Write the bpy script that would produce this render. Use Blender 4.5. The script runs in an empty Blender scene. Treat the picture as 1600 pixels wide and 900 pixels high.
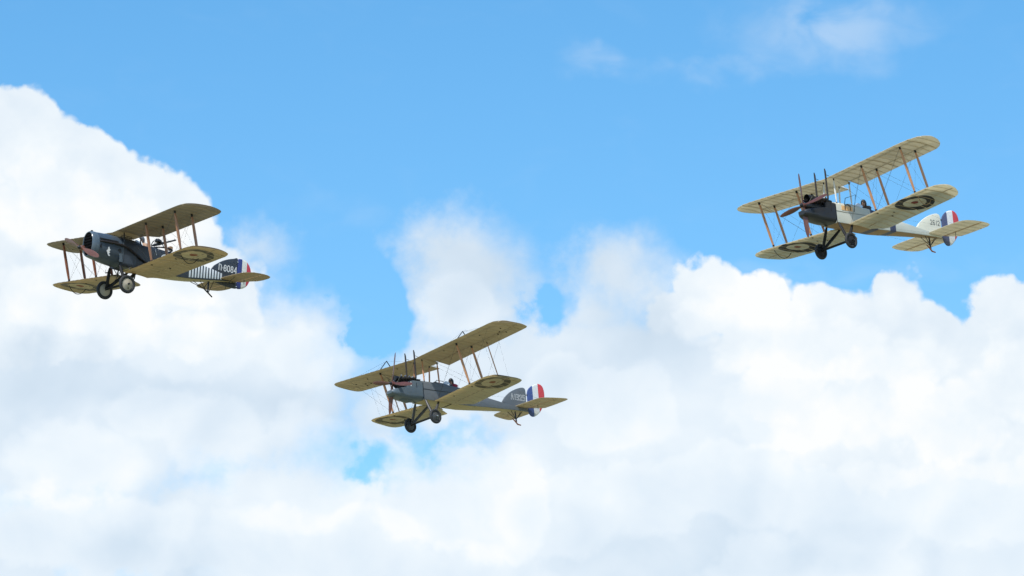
import bpy, bmesh, math, random
from mathutils import Vector, Matrix, Euler
S = bpy.context.scene
random.seed(7)

# ------------------------------------------------------------------ camera
CAM_PITCH = math.radians(13.0)
FPX = 6500.0                        # focal length in photo pixels (1600 wide)
cam_d = bpy.data.cameras.new('camera')
cam_d.sensor_width = 36.0
cam_d.lens = FPX / 1600.0 * 36.0
cam_d.clip_start = 0.5
cam_d.clip_end = 60000.0
cam = bpy.data.objects.new('camera', cam_d)
S.collection.objects.link(cam)
cam.location = (0, 0, 1.7)
cam.rotation_euler = (math.pi / 2 + CAM_PITCH, 0, 0)
S.camera = cam

# ------------------------------------------------------------------ light and exposure
SUN_EL = math.radians(55.0)
SUN_AZ = math.radians(205.0)        # clockwise from +Y, the way the camera looks: high behind the viewer, a little to the left
sun_dir = Vector((math.sin(SUN_AZ) * math.cos(SUN_EL), math.cos(SUN_AZ) * math.cos(SUN_EL), math.sin(SUN_EL)))
sun_d = bpy.data.lights.new('sun', 'SUN')
sun_d.energy = 3.6
sun_d.angle = math.radians(0.53)
sun_d.color = (1.0, 0.95, 0.87)
sun = bpy.data.objects.new('sun', sun_d)
S.collection.objects.link(sun)
sun.location = (-10, -20, 60)
sun.rotation_euler = sun_dir.to_track_quat('Z', 'Y').to_euler()

S.view_settings.view_transform = 'Standard'
S.view_settings.look = 'None'
S.view_settings.exposure = 0.4
S.view_settings.gamma = 1.0
S.view_settings.use_curve_mapping = False
S.render.engine = 'CYCLES'
S.cycles.use_denoising = True
S.cycles.max_bounces = 8
S.cycles.transparent_max_bounces = 8

# ------------------------------------------------------------------ node helpers
class NT:
    """small helper for writing node trees as expressions"""
    def __init__(self, tree):
        self.t = tree
        self.n = tree.nodes
    def new(self, kind, **kw):
        nd = self.n.new(kind)
        for k, v in kw.items():
            setattr(nd, k, v)
        return nd
    def put(self, sock, v):
        if isinstance(v, bpy.types.NodeSocket):
            self.t.links.new(v, sock)
        elif v is not None:
            if sock.type == 'RGBA' and len(v) == 3:
                v = (*v, 1.0)
            sock.default_value = v
    def m(self, op, a, b=None, c=None, clamp=False):
        nd = self.new('ShaderNodeMath', operation=op, use_clamp=clamp)
        for i, v in enumerate((a, b, c)):
            if v is not None:
                self.put(nd.inputs[i], v)
        return nd.outputs[0]
    def add(self, a, b): return self.m('ADD', a, b)
    def sub(self, a, b): return self.m('SUBTRACT', a, b)
    def mul(self, a, b): return self.m('MULTIPLY', a, b)
    def vm(self, op, a, b=None):
        nd = self.new('ShaderNodeVectorMath', operation=op)
        self.put(nd.inputs[0], a)
        if b is not None:
            if op == 'SCALE':
                self.put(nd.inputs['Scale'], b)
            else:
                self.put(nd.inputs[1], b)
        return nd.outputs['Value'] if op in ('LENGTH', 'DOT_PRODUCT', 'DISTANCE') else nd.outputs[0]
    def xyz(self, v):
        nd = self.new('ShaderNodeSeparateXYZ'); self.put(nd.inputs[0], v)
        return nd.outputs[0], nd.outputs[1], nd.outputs[2]
    def vec(self, x, y, z):
        nd = self.new('ShaderNodeCombineXYZ')
        for i, v in enumerate((x, y, z)): self.put(nd.inputs[i], v)
        return nd.outputs[0]
    def smooth(self, v, lo, hi, tmin=0.0, tmax=1.0):
        nd = self.new('ShaderNodeMapRange', interpolation_type='SMOOTHSTEP')
        self.put(nd.inputs['Value'], v)
        self.put(nd.inputs['From Min'], lo); self.put(nd.inputs['From Max'], hi)
        self.put(nd.inputs['To Min'], tmin); self.put(nd.inputs['To Max'], tmax)
        return nd.outputs[0]
    def noise(self, v, scale, detail=4.0, rough=0.5, dist=0.0, lac=2.0):
        nd = self.new('ShaderNodeTexNoise', noise_dimensions='3D')
        self.put(nd.inputs['Vector'], v); self.put(nd.inputs['Scale'], scale)
        self.put(nd.inputs['Detail'], detail); self.put(nd.inputs['Roughness'], rough)
        self.put(nd.inputs['Lacunarity'], lac); self.put(nd.inputs['Distortion'], dist)
        return nd
    def mix(self, f, a, b):
        nd = self.new('ShaderNodeMix', data_type='RGBA')
        self.put(nd.inputs[0], f); self.put(nd.inputs[6], a); self.put(nd.inputs[7], b)
        return nd.outputs[2]
    def mixf(self, f, a, b):
        nd = self.new('ShaderNodeMix', data_type='FLOAT')
        self.put(nd.inputs[0], f); self.put(nd.inputs[2], a); self.put(nd.inputs[3], b)
        return nd.outputs[0]

# ------------------------------------------------------------------ sky with cumulus
W = bpy.data.worlds.new('World')
S.world = W
W.use_nodes = True
W.node_tree.nodes.clear()
N = NT(W.node_tree)
SKY_STRENGTH = 0.15
GAIN = 2.0 ** S.view_settings.exposure
d = N.vm('NORMALIZE', N.new('ShaderNodeTexCoord').outputs['Generated'])
sky = N.new('ShaderNodeTexSky', sky_type='NISHITA', sun_disc=False)
sky.sun_elevation = SUN_EL
sky.sun_rotation = SUN_AZ
sky.altitude = 100.0
sky.air_density = 1.0
sky.dust_density = 0.3
sky.ozone_density = 3.0
hs = N.new('ShaderNodeHueSaturation')
N.put(hs.inputs['Hue'], 0.491); N.put(hs.inputs['Saturation'], 1.28); N.put(hs.inputs['Value'], 0.93); N.put(hs.inputs['Color'], sky.outputs[0])
sky_c = hs.outputs[0]

dx, dy, dz = N.xyz(d)
KD = 6333.0                         # pixels of the photograph per radian of azimuth at mid height
az = N.m('ARCTAN2', dx, dy)
el = N.m('ARCSINE', dz)
# sky coordinates: degrees-like map, 0..1600 across the part of the sky the photograph looks at
U = N.add(N.mul(az, KD), 800.0)
V = N.add(N.mul(N.sub(CAM_PITCH, el), 6500.0), 450.0)
# billowing displacement of the outlines, in the same units
n_big = N.noise(d, 26.0, 2.0, 0.5)
n_mid = N.noise(d, 90.0, 3.0, 0.5)
n_fine = N.noise(d, 260.0, 6.0, 0.62)
wx = N.add(N.mul(N.sub(N.xyz(n_mid.outputs['Color'])[0], 0.5), 60.0), N.mul(N.sub(N.xyz(n_fine.outputs['Color'])[0], 0.5), 16.0))
wy = N.add(N.mul(N.sub(N.xyz(n_mid.outputs['Color'])[1], 0.5), 60.0), N.mul(N.sub(N.xyz(n_fine.outputs['Color'])[1], 0.5), 16.0))
Uw, Vw = N.add(U, wx), N.add(V, wy)

def puff(v):
    """rounded cauliflower bumps, about 0..1"""
    nd = N.new('ShaderNodeTexVoronoi', voronoi_dimensions='3D', feature='F1', normalize=True)
    N.put(nd.inputs['Vector'], N.vm('ADD', v, N.vm('SCALE', n_mid.outputs['Color'], 0.006)))
    N.put(nd.inputs['Scale'], 88.0); N.put(nd.inputs['Detail'], 2.0); N.put(nd.inputs['Roughness'], 0.5)
    N.put(nd.inputs['Lacunarity'], 2.3)
    return N.sub(1.0, N.mul(N.m('POWER', nd.outputs['Distance'], 2.0), 1.6))
def blob(u, v, cx, cy, rx, ry):
    """signed field of an ellipse, about in units of the smaller radius: positive inside"""
    a = N.mul(N.sub(u, cx), 1.0 / rx)
    b = N.mul(N.sub(v, cy), 1.0 / ry)
    r = N.m('SQRT', N.add(N.mul(a, a), N.mul(b, b)))
    return N.mul(N.sub(1.0, r), float(min(rx, ry)))

def union(fs, k=14.0):
    o = fs[0]
    for f in fs[1:]:
        o = N.m('SMOOTH_MAX', o, f, k)
    return o

# field of cumulus over the whole sky: thick towards the horizon, broken above
cov = N.noise(d, 5.0, 5.0, 0.55)
wide = N.mul(N.sub(cov.outputs['Fac'], N.smooth(el, 0.02, 0.75, 0.44, 0.60)), 900.0)
inside = N.mul(N.smooth(el, 0.07, 0.13), N.mul(N.smooth(N.m('ABSOLUTE', az), 0.17, 0.30, 1.0, 0.0), N.smooth(el, 0.30, 0.40, 1.0, 0.0)))

CRISP = [(-14, 276, 150, 132), (116, 316, 118, 110), (220, 362, 106, 106), (60, 430, 300, 150), (300, 470, 120, 90),
         (1105, 462, 62, 58), (1052, 492, 48, 40), (1160, 490, 60, 52), (1206, 474, 40, 46), (1275, 502, 50, 52), (1335, 520, 60, 50),
         (1396, 482, 44, 54), (1440, 545, 70, 55), (1580, 520, 75, 85), (1530, 545, 50, 55), (1660, 500, 90, 90), (1190, 535, 80, 56), (1310, 610, 150, 100), (1400, 660, 190, 110), (1560, 640, 200, 120)]
SOFT = [(385, 610, 178, 152), (480, 520, 75, 62), (160, 590, 420, 170), (725, 428, 92, 95), (735, 480, 112, 92), (690, 388, 58, 42), (655, 386, 36, 20), (790, 440, 45, 58),
        (960, 430, 84, 64), (920, 482, 80, 60), (1005, 455, 60, 52), (900, 570, 260, 110), (860, 640, 300, 140), (720, 590, 150, 90), (800, 1010, 1500, 300), (440, 770, 160, 80), (690, 775, 140, 74),
        (1250, 800, 600, 300), (80, 700, 340, 130), (1040, 560, 170, 100), (602, 640, 75, 110), (400, 395, 40, 26)]
HOLES = [(576, 724, 16, 12, 0.72), (702, 684, 38, 10, 0.72), (640, 672, 24, 10, 0.45), (592, 590, 22, 44, 0.30), (850, 470, 32, 32, 0.72), (588, 480, 38, 60, 1.0), (190, 912, 80, 10, 0.4)]
lit = N.vm('ADD', d, (-0.0042, 0.0, 0.0052))
puff0, puff1 = puff(d), puff(lit)
f_crisp = union([blob(Uw, Vw, *b) for b in CRISP], 10.0)
f_crisp = N.add(f_crisp, N.mul(N.sub(puff0, 0.80), 75.0))
ws = 1.25
Us, Vs = N.add(U, N.mul(wx, ws)), N.add(V, N.mul(wy, ws))
f_soft = union([blob(Us, Vs, *b) for b in SOFT], 26.0)
fray = N.mul(N.sub(n_fine.outputs['Fac'], 0.5), 40.0)
Uh, Vh = N.add(U, N.mul(wx, 2.3)), N.add(V, N.mul(wy, 2.3))
f_hole = None
for cx, cy, rx, ry, op in HOLES:
    w = N.mul(N.smooth(N.add(blob(Uh, Vh, cx, cy, rx, ry), fray), -26.0, 22.0), 105.0 * op)
    f_hole = w if f_hole is None else N.m('MAXIMUM', f_hole, w)
f_soft = N.sub(N.m('MINIMUM', N.add(f_soft, N.mul(N.sub(puff0, 0.8), 46.0)), 62.0), f_hole)
a_crisp = N.smooth(N.add(f_crisp, N.mul(fray, 0.16)), -5.0, 9.0)
a_soft = N.smooth(N.add(f_soft, fray), -36.0, 62.0)
a_wide = N.smooth(N.add(wide, fray), -20.0, 60.0)
a_in = N.sub(1.0, N.mul(N.sub(1.0, a_crisp), N.sub(1.0, N.mul(a_soft, 0.97))))
alpha = N.mixf(inside, a_wide, a_in)
# thin wisps high up
WISP = [(1300, 44, 160, 46, 0.36), (1335, 98, 75, 32, 0.17), (935, 98, 60, 28, 0.22), (1090, 112, 130, 24, 0.20), (1220, 92, 90, 30, 0.12), (515, 330, 80, 30, 0.10), (1330, 430, 300, 24, 0.10)]
stretch = N.noise(N.vm('MULTIPLY', d, (1.0, 1.0, 1.9)), 60.0, 4.0, 0.5, 0.5)
wisp_f = None
for cx, cy, rx, ry, op in WISP:
    w = N.mul(N.smooth(N.mul(blob(Us, Vs, cx, cy, rx, ry), 1.0 / ry), -0.35, 0.75), op)
    wisp_f = w if wisp_f is None else N.add(wisp_f, w)
wisp_f = N.mul(wisp_f, N.smooth(stretch.outputs['Fac'], 0.26, 0.66))
veil = N.mul(N.smooth(stretch.outputs['Fac'], 0.5, 0.85), 0.03)
alpha = N.m('MAXIMUM', alpha, N.add(wisp_f, veil), clamp=True)

# shading of the cloud body: billows lit from the upper right, grey where thick and low
def billow(v):
    a = N.noise(v, 30.0, 5.0, 0.44, 0.25)
    return a.outputs['Fac']
h0, h1 = billow(d), billow(lit)
slope = N.add(N.mul(N.sub(h0, h1), 1.3), N.mul(N.mul(N.sub(puff0, puff1), a_crisp), 0.55))
broad = N.noise(d, 13.0, 3.0, 0.5).outputs['Fac']
# heads inside the bank: each rises in front of the one behind, bright along its upper edge
def heads(lst, amp):
    f = union([blob(Uw, Vw, *b) for b in lst], 8.0)
    f = N.add(f, N.mul(N.sub(puff0, 0.80), amp))
    return N.mul(N.smooth(f, -10.0, 12.0), N.sub(0.21, N.mul(N.m('MINIMUM', N.m('MAXIMUM', f, 0.0), 110.0), 0.0026)))
HEADS_A = [(470, 735, 120, 90), (350, 690, 80, 62), (250, 650, 70, 40), (120, 735, 100, 60), (705, 770, 95, 84), (630, 770, 60, 62), (790, 790, 70, 80), (1230, 640, 90, 62), (1360, 625, 110, 70), (1480, 660, 90, 60), (1590, 610, 80, 60), (960, 640, 90, 70), (870, 600, 60, 45)]
HEADS_B = [(200, 850, 130, 62), (60, 830, 90, 60), (420, 860, 120, 62), (580, 850, 90, 58), (880, 800, 110, 66), (1020, 780, 90, 56), (1150, 760, 100, 66), (1330, 800, 120, 70), (1500, 790, 110, 66), (1620, 800, 90, 70), (740, 900, 120, 50), (1250, 890, 160, 56)]
HEADS_C = [(1250, 545, 60, 42), (1180, 540, 60, 44), (1330, 560, 66, 40), (1420, 580, 60, 44), (1110, 500, 60, 40), (80, 330, 90, 70), (190, 380, 90, 66), (120, 470, 120, 60), (280, 440, 70, 50), (300, 540, 110, 50), (480, 560, 60, 46), (720, 480, 60, 50)]
inner = N.mul(N.add(heads(HEADS_A, 70.0), N.add(heads(HEADS_B, 70.0), heads(HEADS_C, 60.0))), inside)
SHADE = [(1060, 530, 120, 90, 0.24), (1000, 500, 120, 70, 0.14), (1060, 850, 300, 110, 0.22), (160, 600, 190, 70, 0.26), (430, 640, 150, 60, 0.16),
         (725, 440, 140, 120, 0.26), (960, 430, 110, 80, 0.24), (230, 880, 170, 60, 0.28), (1400, 560, 150, 60, 0.14), (900, 640, 110, 90, 0.10)]
shade = None
for cx, cy, rx, ry, op in SHADE:
    w = N.mul(N.smooth(N.mul(blob(Us, Vs, cx, cy, rx, ry), 1.0 / min(rx, ry)), -0.6, 0.9), op)
    shade = w if shade is None else N.add(shade, w)
glow = None
for cx, cy, rx, ry, op in [(120, 270, 250, 130, 0.22), (150, 450, 260, 120, 0.18), (1100, 450, 110, 60, 0.34), (1330, 640, 300, 90, 0.12), (620, 790, 220, 90, 0.24), (1205, 470, 60, 50, 0.2)]:
    w = N.mul(N.smooth(N.mul(blob(Us, Vs, cx, cy, rx, ry), 1.0 / min(rx, ry)), -0.6, 0.9), op)
    glow = w if glow is None else N.add(glow, w)
tone = N.add(N.add(N.mul(N.mul(a_crisp, inside), 0.07), N.add(0.535, N.add(slope, inner))), N.mul(N.sub(broad, 0.5), 0.6))
tone = N.add(tone, N.mul(N.mul(inside, 1.0), N.sub(glow, shade)))
ramp = N.new('ShaderNodeValToRGB')
N.put(ramp.inputs[0], tone)
e = ramp.color_ramp.elements
e[0].position = 0.0; e[0].color = (0.60, 0.72, 0.84, 1)
e[1].position = 1.0; e[1].color = (0.985, 1.0, 1.0, 1)
for p, c in ((0.3, (0.69, 0.80, 0.91, 1)), (0.55, (0.79, 0.88, 0.965, 1)), (0.8, (0.885, 0.95, 1.0, 1))):
    q = e.new(p); q.color = c
cloud_c = N.vm('SCALE', ramp.outputs[0], 1.0 / (SKY_STRENGTH * GAIN))
world_c = N.mix(alpha, sky_c, cloud_c)
bg = N.new('ShaderNodeBackground')
N.put(bg.inputs['Color'], world_c)
N.put(bg.inputs['Strength'], SKY_STRENGTH)
out = N.new('ShaderNodeOutputWorld')
W.node_tree.links.new(bg.outputs[0], out.inputs['Surface'])
W.cycles.sampling_method = 'MANUAL'
W.cycles.sample_map_resolution = 512
S.cycles.use_adaptive_sampling = True
S.cycles.adaptive_threshold = 0.015
S.cycles.adaptive_min_samples = 8
# ------------------------------------------------------------------ materials
MATS = {}
def mat(name, fn):
    if name in MATS: return MATS[name]
    m = bpy.data.materials.new(name); m.use_nodes = True
    m.node_tree.nodes.clear()
    n = NT(m.node_tree)
    o = n.new('ShaderNodeOutputMaterial')
    n.t.links.new(fn(n), o.inputs['Surface'])
    MATS[name] = m
    return m

def principled(n, col, rough=0.5, metal=0.0, spec=0.5, bump=None, coat=0.0):
    p = n.new('ShaderNodeBsdfPrincipled')
    n.put(p.inputs['Base Color'], col); n.put(p.inputs['Roughness'], rough)
    n.put(p.inputs['Metallic'], metal); n.put(p.inputs['Specular IOR Level'], spec)
    n.put(p.inputs['Coat Weight'], coat); n.put(p.inputs['Coat Roughness'], 0.2)
    if bump is not None:
        b = n.new('ShaderNodeBump'); n.put(b.inputs['Strength'], bump[0]); n.put(b.inputs['Distance'], bump[1]); n.put(b.inputs['Height'], bump[2])
        n.t.links.new(b.outputs[0], p.inputs['Normal'])
    return p.outputs[0]

def oc(n): return n.new('ShaderNodeTexCoord').outputs['Object']

def worn(n, col, amt=0.18, scale=3.0, stretch=(1, 1, 1)):
    """paint with broad and fine unevenness"""
    v = n.vm('MULTIPLY', oc(n), stretch)
    a = n.noise(v, scale, 5.0, 0.6).outputs['Fac']
    b = n.noise(v, scale * 9.0, 3.0, 0.6).outputs['Fac']
    f = n.add(1.0 - amt, n.mul(n.add(n.mul(a, 0.7), n.mul(b, 0.3)), 2 * amt))
    s_ = n.noise(n.vm('MULTIPLY', v, (0.5, 3.0, 5.0)), scale * 2.2, 4.0, 0.65).outputs['Fac']
    f = n.mul(f, n.smooth(s_, 0.30, 0.46, 1.0 - amt, 1.0))
    return n.vm('SCALE', col, f)

def paint(name, col, rough=0.45, amt=0.18, scale=3.0, metal=0.0, spec=0.5, stretch=(1, 1, 1), coat=0.0):
    return mat(name, lambda n: principled(n, worn(n, col, amt, scale, stretch), rough, metal, spec, None, coat))

def wood(name, col, rough=0.35):
    def f(n):
        v = oc(n)
        g = n.noise(n.vm('MULTIPLY', v, (1.0, 1.0, 0.08)), 60.0, 4.0, 0.6, 1.5).outputs['Fac']
        b = n.noise(v, 2.5, 3.0, 0.5).outputs['Fac']
        k = n.add(0.62, n.add(n.mul(g, 0.45), n.mul(b, 0.32)))
        return principled(n, n.vm('SCALE', col, k), rough, 0.0, 0.5, None, 0.25)
    return mat(name, f)

def fabric(name, refl, trans, tfac, roundel=None, ring=(0.03, 0.035, 0.08), dot=(0.30, 0.05, 0.03), white=None, fade=0.25, stain=0.27, patch=None):
    """doped linen: reflects and lets light through; roundel = (x, |y|, r_red, r_white, r_blue) painted on it"""
    def f(n):
        v = oc(n)
        k1 = n.noise(v, 1.3, 4.0, 0.6).outputs['Fac']
        k2 = n.noise(n.vm('MULTIPLY', v, (0.35, 2.0, 1.0)), 9.0, 4.0, 0.6).outputs['Fac']
        k = n.add(1.0 - stain, n.mul(n.add(n.mul(k1, 0.65), n.mul(k2, 0.35)), 2 * stain))
        c, t = n.vm('SCALE', refl, k), n.vm('SCALE', trans, k)
        fac = tfac
        if patch:                   # a newer, thicker piece of fabric let into the panel
            x, y, z = n.xyz(v)
            x0, x1, y0, y1 = patch
            inp = n.mul(n.mul(n.smooth(x, x0 - .02, x0 + .02), n.smooth(x, x1 - .02, x1 + .02, 1.0, 0.0)), n.mul(n.smooth(y, y0 - .02, y0 + .02), n.smooth(y, y1 - .02, y1 + .02, 1.0, 0.0)))
            t = n.mix(inp, t, [q * 0.72 for q in trans]); c = n.mix(inp, c, [q * 0.93 for q in refl])
        if roundel:
            x, y, z = n.xyz(v)
            cx, cy, r1, r2, r3 = roundel
            a, b = n.sub(x, cx), n.sub(n.m('ABSOLUTE', y), cy)
            r = n.m('SQRT', n.add(n.mul(a, a), n.mul(b, b)))
            inb = n.mul(n.smooth(r, r2 - .006, r2 + .006), n.smooth(r, r3 - .006, r3 + .006, 1.0, 0.0))
            ind = n.smooth(r, r1 - .006, r1 + .006, 1.0, 0.0)
            wear = n.sub(1.0, n.mul(n.noise(v, 5.0, 5.0, 0.65).outputs['Fac'], fade))
            if white:
                inw = n.mul(n.smooth(r, r1 - .006, r1 + .006), n.smooth(r, r2 - .006, r2 + .006, 1.0, 0.0))
                c = n.mix(n.mul(inw, 0.85), c, white)
            c = n.mix(n.mul(inb, wear), c, ring); t = n.mix(n.mul(inb, wear), t, ring)
            c = n.mix(n.mul(ind, wear), c, dot); t = n.mix(n.mul(ind, wear), t, dot)
        p = principled(n, c, 0.45, 0.0, 0.35)
        tr = n.new('ShaderNodeBsdfTranslucent'); n.put(tr.inputs['Color'], t)
        mx = n.new('ShaderNodeMixShader'); n.put(mx.inputs[0], fac)
        n.t.links.new(p, mx.inputs[1]); n.t.links.new(tr.outputs[0], mx.inputs[2])
        return mx.outputs[0]
    return mat(name, f)

M_STEEL = paint('dark_steel', (0.03, 0.032, 0.036), 0.4, 0.25, 6.0, 0.6)
M_BLACK = paint('black_enamel', (0.012, 0.013, 0.016), 0.35, 0.25, 5.0)
M_MATT = paint('matt_black', (0.014, 0.015, 0.018), 0.65, 0.25, 5.0, 0.0, 0.25)
M_RUBBER = paint('rubber', (0.022, 0.024, 0.028), 0.75, 0.25, 6.0)
M_WIRE = paint('wire_steel', (0.10, 0.10, 0.105), 0.35, 0.1, 3.0, 0.8)
M_ALLOY = paint('bright_alloy', (0.62, 0.63, 0.65), 0.25, 0.12, 8.0, 1.0)
M_STRUT = wood('varnished_spruce', (0.52, 0.255, 0.125))
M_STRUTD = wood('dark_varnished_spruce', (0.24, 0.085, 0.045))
M_PROP = wood('propeller_mahogany', (0.105, 0.036, 0.024))
M_SPAR = wood('spar_spruce', (0.30, 0.19, 0.09))
M_RIB = wood('rib_spruce', (0.55, 0.43, 0.27))
M_EXH = paint('exhaust_iron', (0.035, 0.03, 0.03), 0.6, 0.4, 7.0, 0.4)
M_WHITE = paint('white_paint', (0.74, 0.75, 0.74), 0.4, 0.06, 4.0)
M_PLY = wood('plywood', (0.52, 0.30, 0.12))
M_GLARE = mat('windscreen_glare', lambda n: principled(n, (0.82, 0.85, 0.86), 0.15, 0.0, 0.8))  # opaque near-white: the bright reflection on the windscreen is put into the colour
M_RECESS = paint('recess_shade_black', (0.006, 0.006, 0.007), 0.95, 0.2, 5.0, 0.0, 0.1)  # near-black for shade inside the scoop mouth; radiator core and slats share it
M_SKIN = paint('skin', (0.42, 0.23, 0.16), 0.5, 0.08)
M_LEATHER = paint('black_leather', (0.025, 0.022, 0.022), 0.45, 0.2, 12.0)

# ------------------------------------------------------------------ mesh helpers
COL = S.collection
def obj(name, me, parent=None, mats=()):
    for m in mats: me.materials.append(m)
    o = bpy.data.objects.new(name, me)
    COL.objects.link(o)
    if parent is not None: o.parent = parent
    return o

def mesh(name, verts, faces, smooth=True, mi=None):
    me = bpy.data.meshes.new(name)
    me.from_pydata([tuple(v) for v in verts], [], faces)
    me.validate()
    if smooth: me.polygons.foreach_set('use_smooth', [True] * len(me.polygons))
    if mi is not None and len(mi) == len(me.polygons): me.polygons.foreach_set('material_index', mi)
    bm = bmesh.new(); bm.from_mesh(me)
    bmesh.ops.recalc_face_normals(bm, faces=bm.faces)
    if smooth:
        for e in bm.edges:
            if len(e.link_faces) == 2 and e.calc_face_angle(0) > math.radians(38): e.smooth = False
    bm.to_mesh(me); bm.free()
    return me

def loft(rings, closed=True, cap=True):
    """rings: equal-length lists of points"""
    n = len(rings[0]); vs = [p for r in rings for p in r]; fs = []
    for i in range(len(rings) - 1):
        for j in range(n if closed else n - 1):
            k = (j + 1) % n
            fs.append((i * n + j, i * n + k, (i + 1) * n + k, (i + 1) * n + j))
    if cap:
        fs.append(tuple(range(n - 1, -1, -1))); b = (len(rings) - 1) * n
        fs.append(tuple(b + j for j in range(n)))
    return vs, fs

def tube(pts, rad, n=8, flat=None):
    """round bar along a polyline; rad number or list; flat = (axis, factor) squeezes the section across axis"""
    pts = [Vector(p) for p in pts]
    rad = [rad] * len(pts) if not isinstance(rad, (list, tuple)) else rad
    rings = []; up = None
    for i, p in enumerate(pts):
        t = (pts[min(i + 1, len(pts) - 1)] - pts[max(i - 1, 0)]).normalized()
        ref = Vector((1, 0, 0)) if flat is not None else (Vector((0, 0, 1)) if abs(t.z) < 0.9 else Vector((1, 0, 0)))
        if flat is not None and abs(t.x) > 0.9: ref = Vector((0, 0, 1))
        a = (ref - t * ref.dot(t)).normalized(); b = t.cross(a)
        fx = 1.0 if flat is None else flat
        rings.append([p + a * rad[i] * math.cos(2 * math.pi * j / n) + b * rad[i] * fx * math.sin(2 * math.pi * j / n) for j in range(n)])
    return loft(rings)

def tube_obj(name, pts, rad, m, parent, n=8, flat=None, smooth=True):
    return obj(name, mesh(name, *tube(pts, rad, n, flat), smooth), parent, [m])

def box(name, c, s, m, parent, rot=None, bev=0.0):
    bm = bmesh.new(); bmesh.ops.create_cube(bm, size=1.0)
    for v in bm.verts: v.co = Vector((v.co.x * s[0], v.co.y * s[1], v.co.z * s[2]))
    if bev: bmesh.ops.bevel(bm, geom=bm.edges[:], offset=bev, segments=2, affect='EDGES')
    mt = Matrix.Translation(c) @ (Euler(rot).to_matrix().to_4x4() if rot else Matrix())
    bm.transform(mt)
    me = bpy.data.meshes.new(name); bm.to_mesh(me); bm.free()
    return obj(name, me, parent, [m])

def lathe(profile, axis='Y', n=24, centre=(0, 0, 0)):
    """profile: (radius, along) pairs, closed loop when it returns to its start"""
    rings = []
    for k in range(n):
        a = 2 * math.pi * k / n; r_ = []
        for r, h in profile:
            if axis == 'Y': p = (r * math.cos(a), h, r * math.sin(a))
            elif axis == 'X': p = (h, r * math.cos(a), r * math.sin(a))
            else: p = (r * math.cos(a), r * math.sin(a), h)
            r_.append(Vector(p) + Vector(centre))
        rings.append(r_)
    m_ = len(profile); vs = [p for r in rings for p in r]; fs = []
    for i in range(n):
        k = (i + 1) % n
        for j in range(m_ - 1):
            fs.append((i * m_ + j, i * m_ + j + 1, k * m_ + j + 1, k * m_ + j))
    return vs, fs

def interp(pts, x):
    if x <= pts[0][0]: return pts[0][1]
    for (a, b), (c, d_) in zip(pts, pts[1:]):
        if x <= c: return b + (d_ - b) * (x - a) / (c - a) if c > a else d_
    return pts[-1][1]

# ------------------------------------------------------------------ wings
NA = 11
def airfoil():
    """closed loop of (t, z) from trailing edge over the top to the nose and back underneath"""
    ts = [0.5 * (1 - math.cos(math.pi * k / NA)) for k in range(NA + 1)]
    def camb(t): return 0.055 * (1 - (2 * t - 0.85) ** 2 / 0.7225) if t < 0.425 else 0.055 * (1 - ((t - 0.425) / 0.575) ** 2)
    def th(t): return 0.062 / 0.2 * (0.2969 * math.sqrt(t) - 0.126 * t - 0.3516 * t * t + 0.2843 * t ** 3 - 0.1015 * t ** 4) + 0.0025
    top = [(t, camb(t) + th(t)) for t in reversed(ts)]
    bot = [(t, camb(t) - th(t)) for t in ts[1:]]
    return top, bot
TOP, BOT = airfoil()
TOPR, BOTF = list(reversed(TOP)), [TOP[-1]] + BOT

class Wing:
    def __init__(s, upper, P, tip, le, te, root, cut=None):
        """tip: outline [(|y|, aft)] from leading edge round to trailing edge; cut: [(|y|, te)] trailing edge near the root"""
        s.x0 = P['S'] if upper else 0.0; s.z0 = P['G'] if upper else 0.0
        s.d = math.tan(P['d']); s.i = math.tan(P['inc'])
        k = max(range(len(tip)), key=lambda j: tip[j][0])
        s.le = [(0.0, le)] + [(y, x) for y, x in tip[:k + 1]]
        s.te = (cut or [(0.0, te)]) + list(reversed([(y, x) for y, x in tip[k:]]))
        s.ymax = tip[k][0]; s.root = root
        s.off = 0.028
    def LE(s, y): return interp(s.le, y)
    def TE(s, y): return max(interp(s.te, y), s.LE(y) + 0.02)
    def p(s, y, aft, z=0.0, sg=1):
        return Vector((s.x0 - aft, sg * y, s.z0 + y * s.d - aft * s.i + z))
    def sec(s, y, sg, sag=0.0, a=0.0, b=1.0, t0=None, t1=None, inset=0.0):
        """one closed section; the part of the chord between t0 and t1 (aft distances) if given"""
        le, te = s.LE(y), s.TE(y); c = te - le
        lo = 0.0 if t0 is None else max(0.0, (t0 - le) / c); hi = 1.0 if t1 is None else min(1.0, (t1 - le) / c)
        pts = []
        for lst, sn in ((TOP, -1), (BOT, 1)):
            for t, z in lst:
                tt = min(max(t, lo), hi)
                zz = interp(TOPR if sn < 0 else BOTF, tt)
                bulge = math.sin(math.pi * min(max((tt - 0.04) / 0.9, 0), 1))
                pts.append(s.p(y, le + tt * c, zz * c + sn * (sag * bulge + inset) - s.off, sg))
        return pts
    def bottom(s, y, aft, sg=1):
        le, te = s.LE(y), s.TE(y); c = te - le
        return s.p(y, aft, interp([TOP[-1]] + BOT, (aft - le) / c) * c - s.off, sg)
    def top(s, y, aft, sg=1):
        le, te = s.LE(y), s.TE(y); c = te - le
        return s.p(y, aft, interp(list(reversed(TOP)), (aft - le) / c) * c - s.off, sg)

def stations(y0, y1, pitch, sub=4, ribs=None, round_tip=True):
    n = max(1, round((y1 - y0) / pitch)); out = []
    for i in range(n):
        for k in range(sub):
            out.append((y0 + (y1 - y0) * (i + k / sub) / n, math.sin(math.pi * k / sub)))
    out.append((y1, 0.0))
    return out

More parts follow.
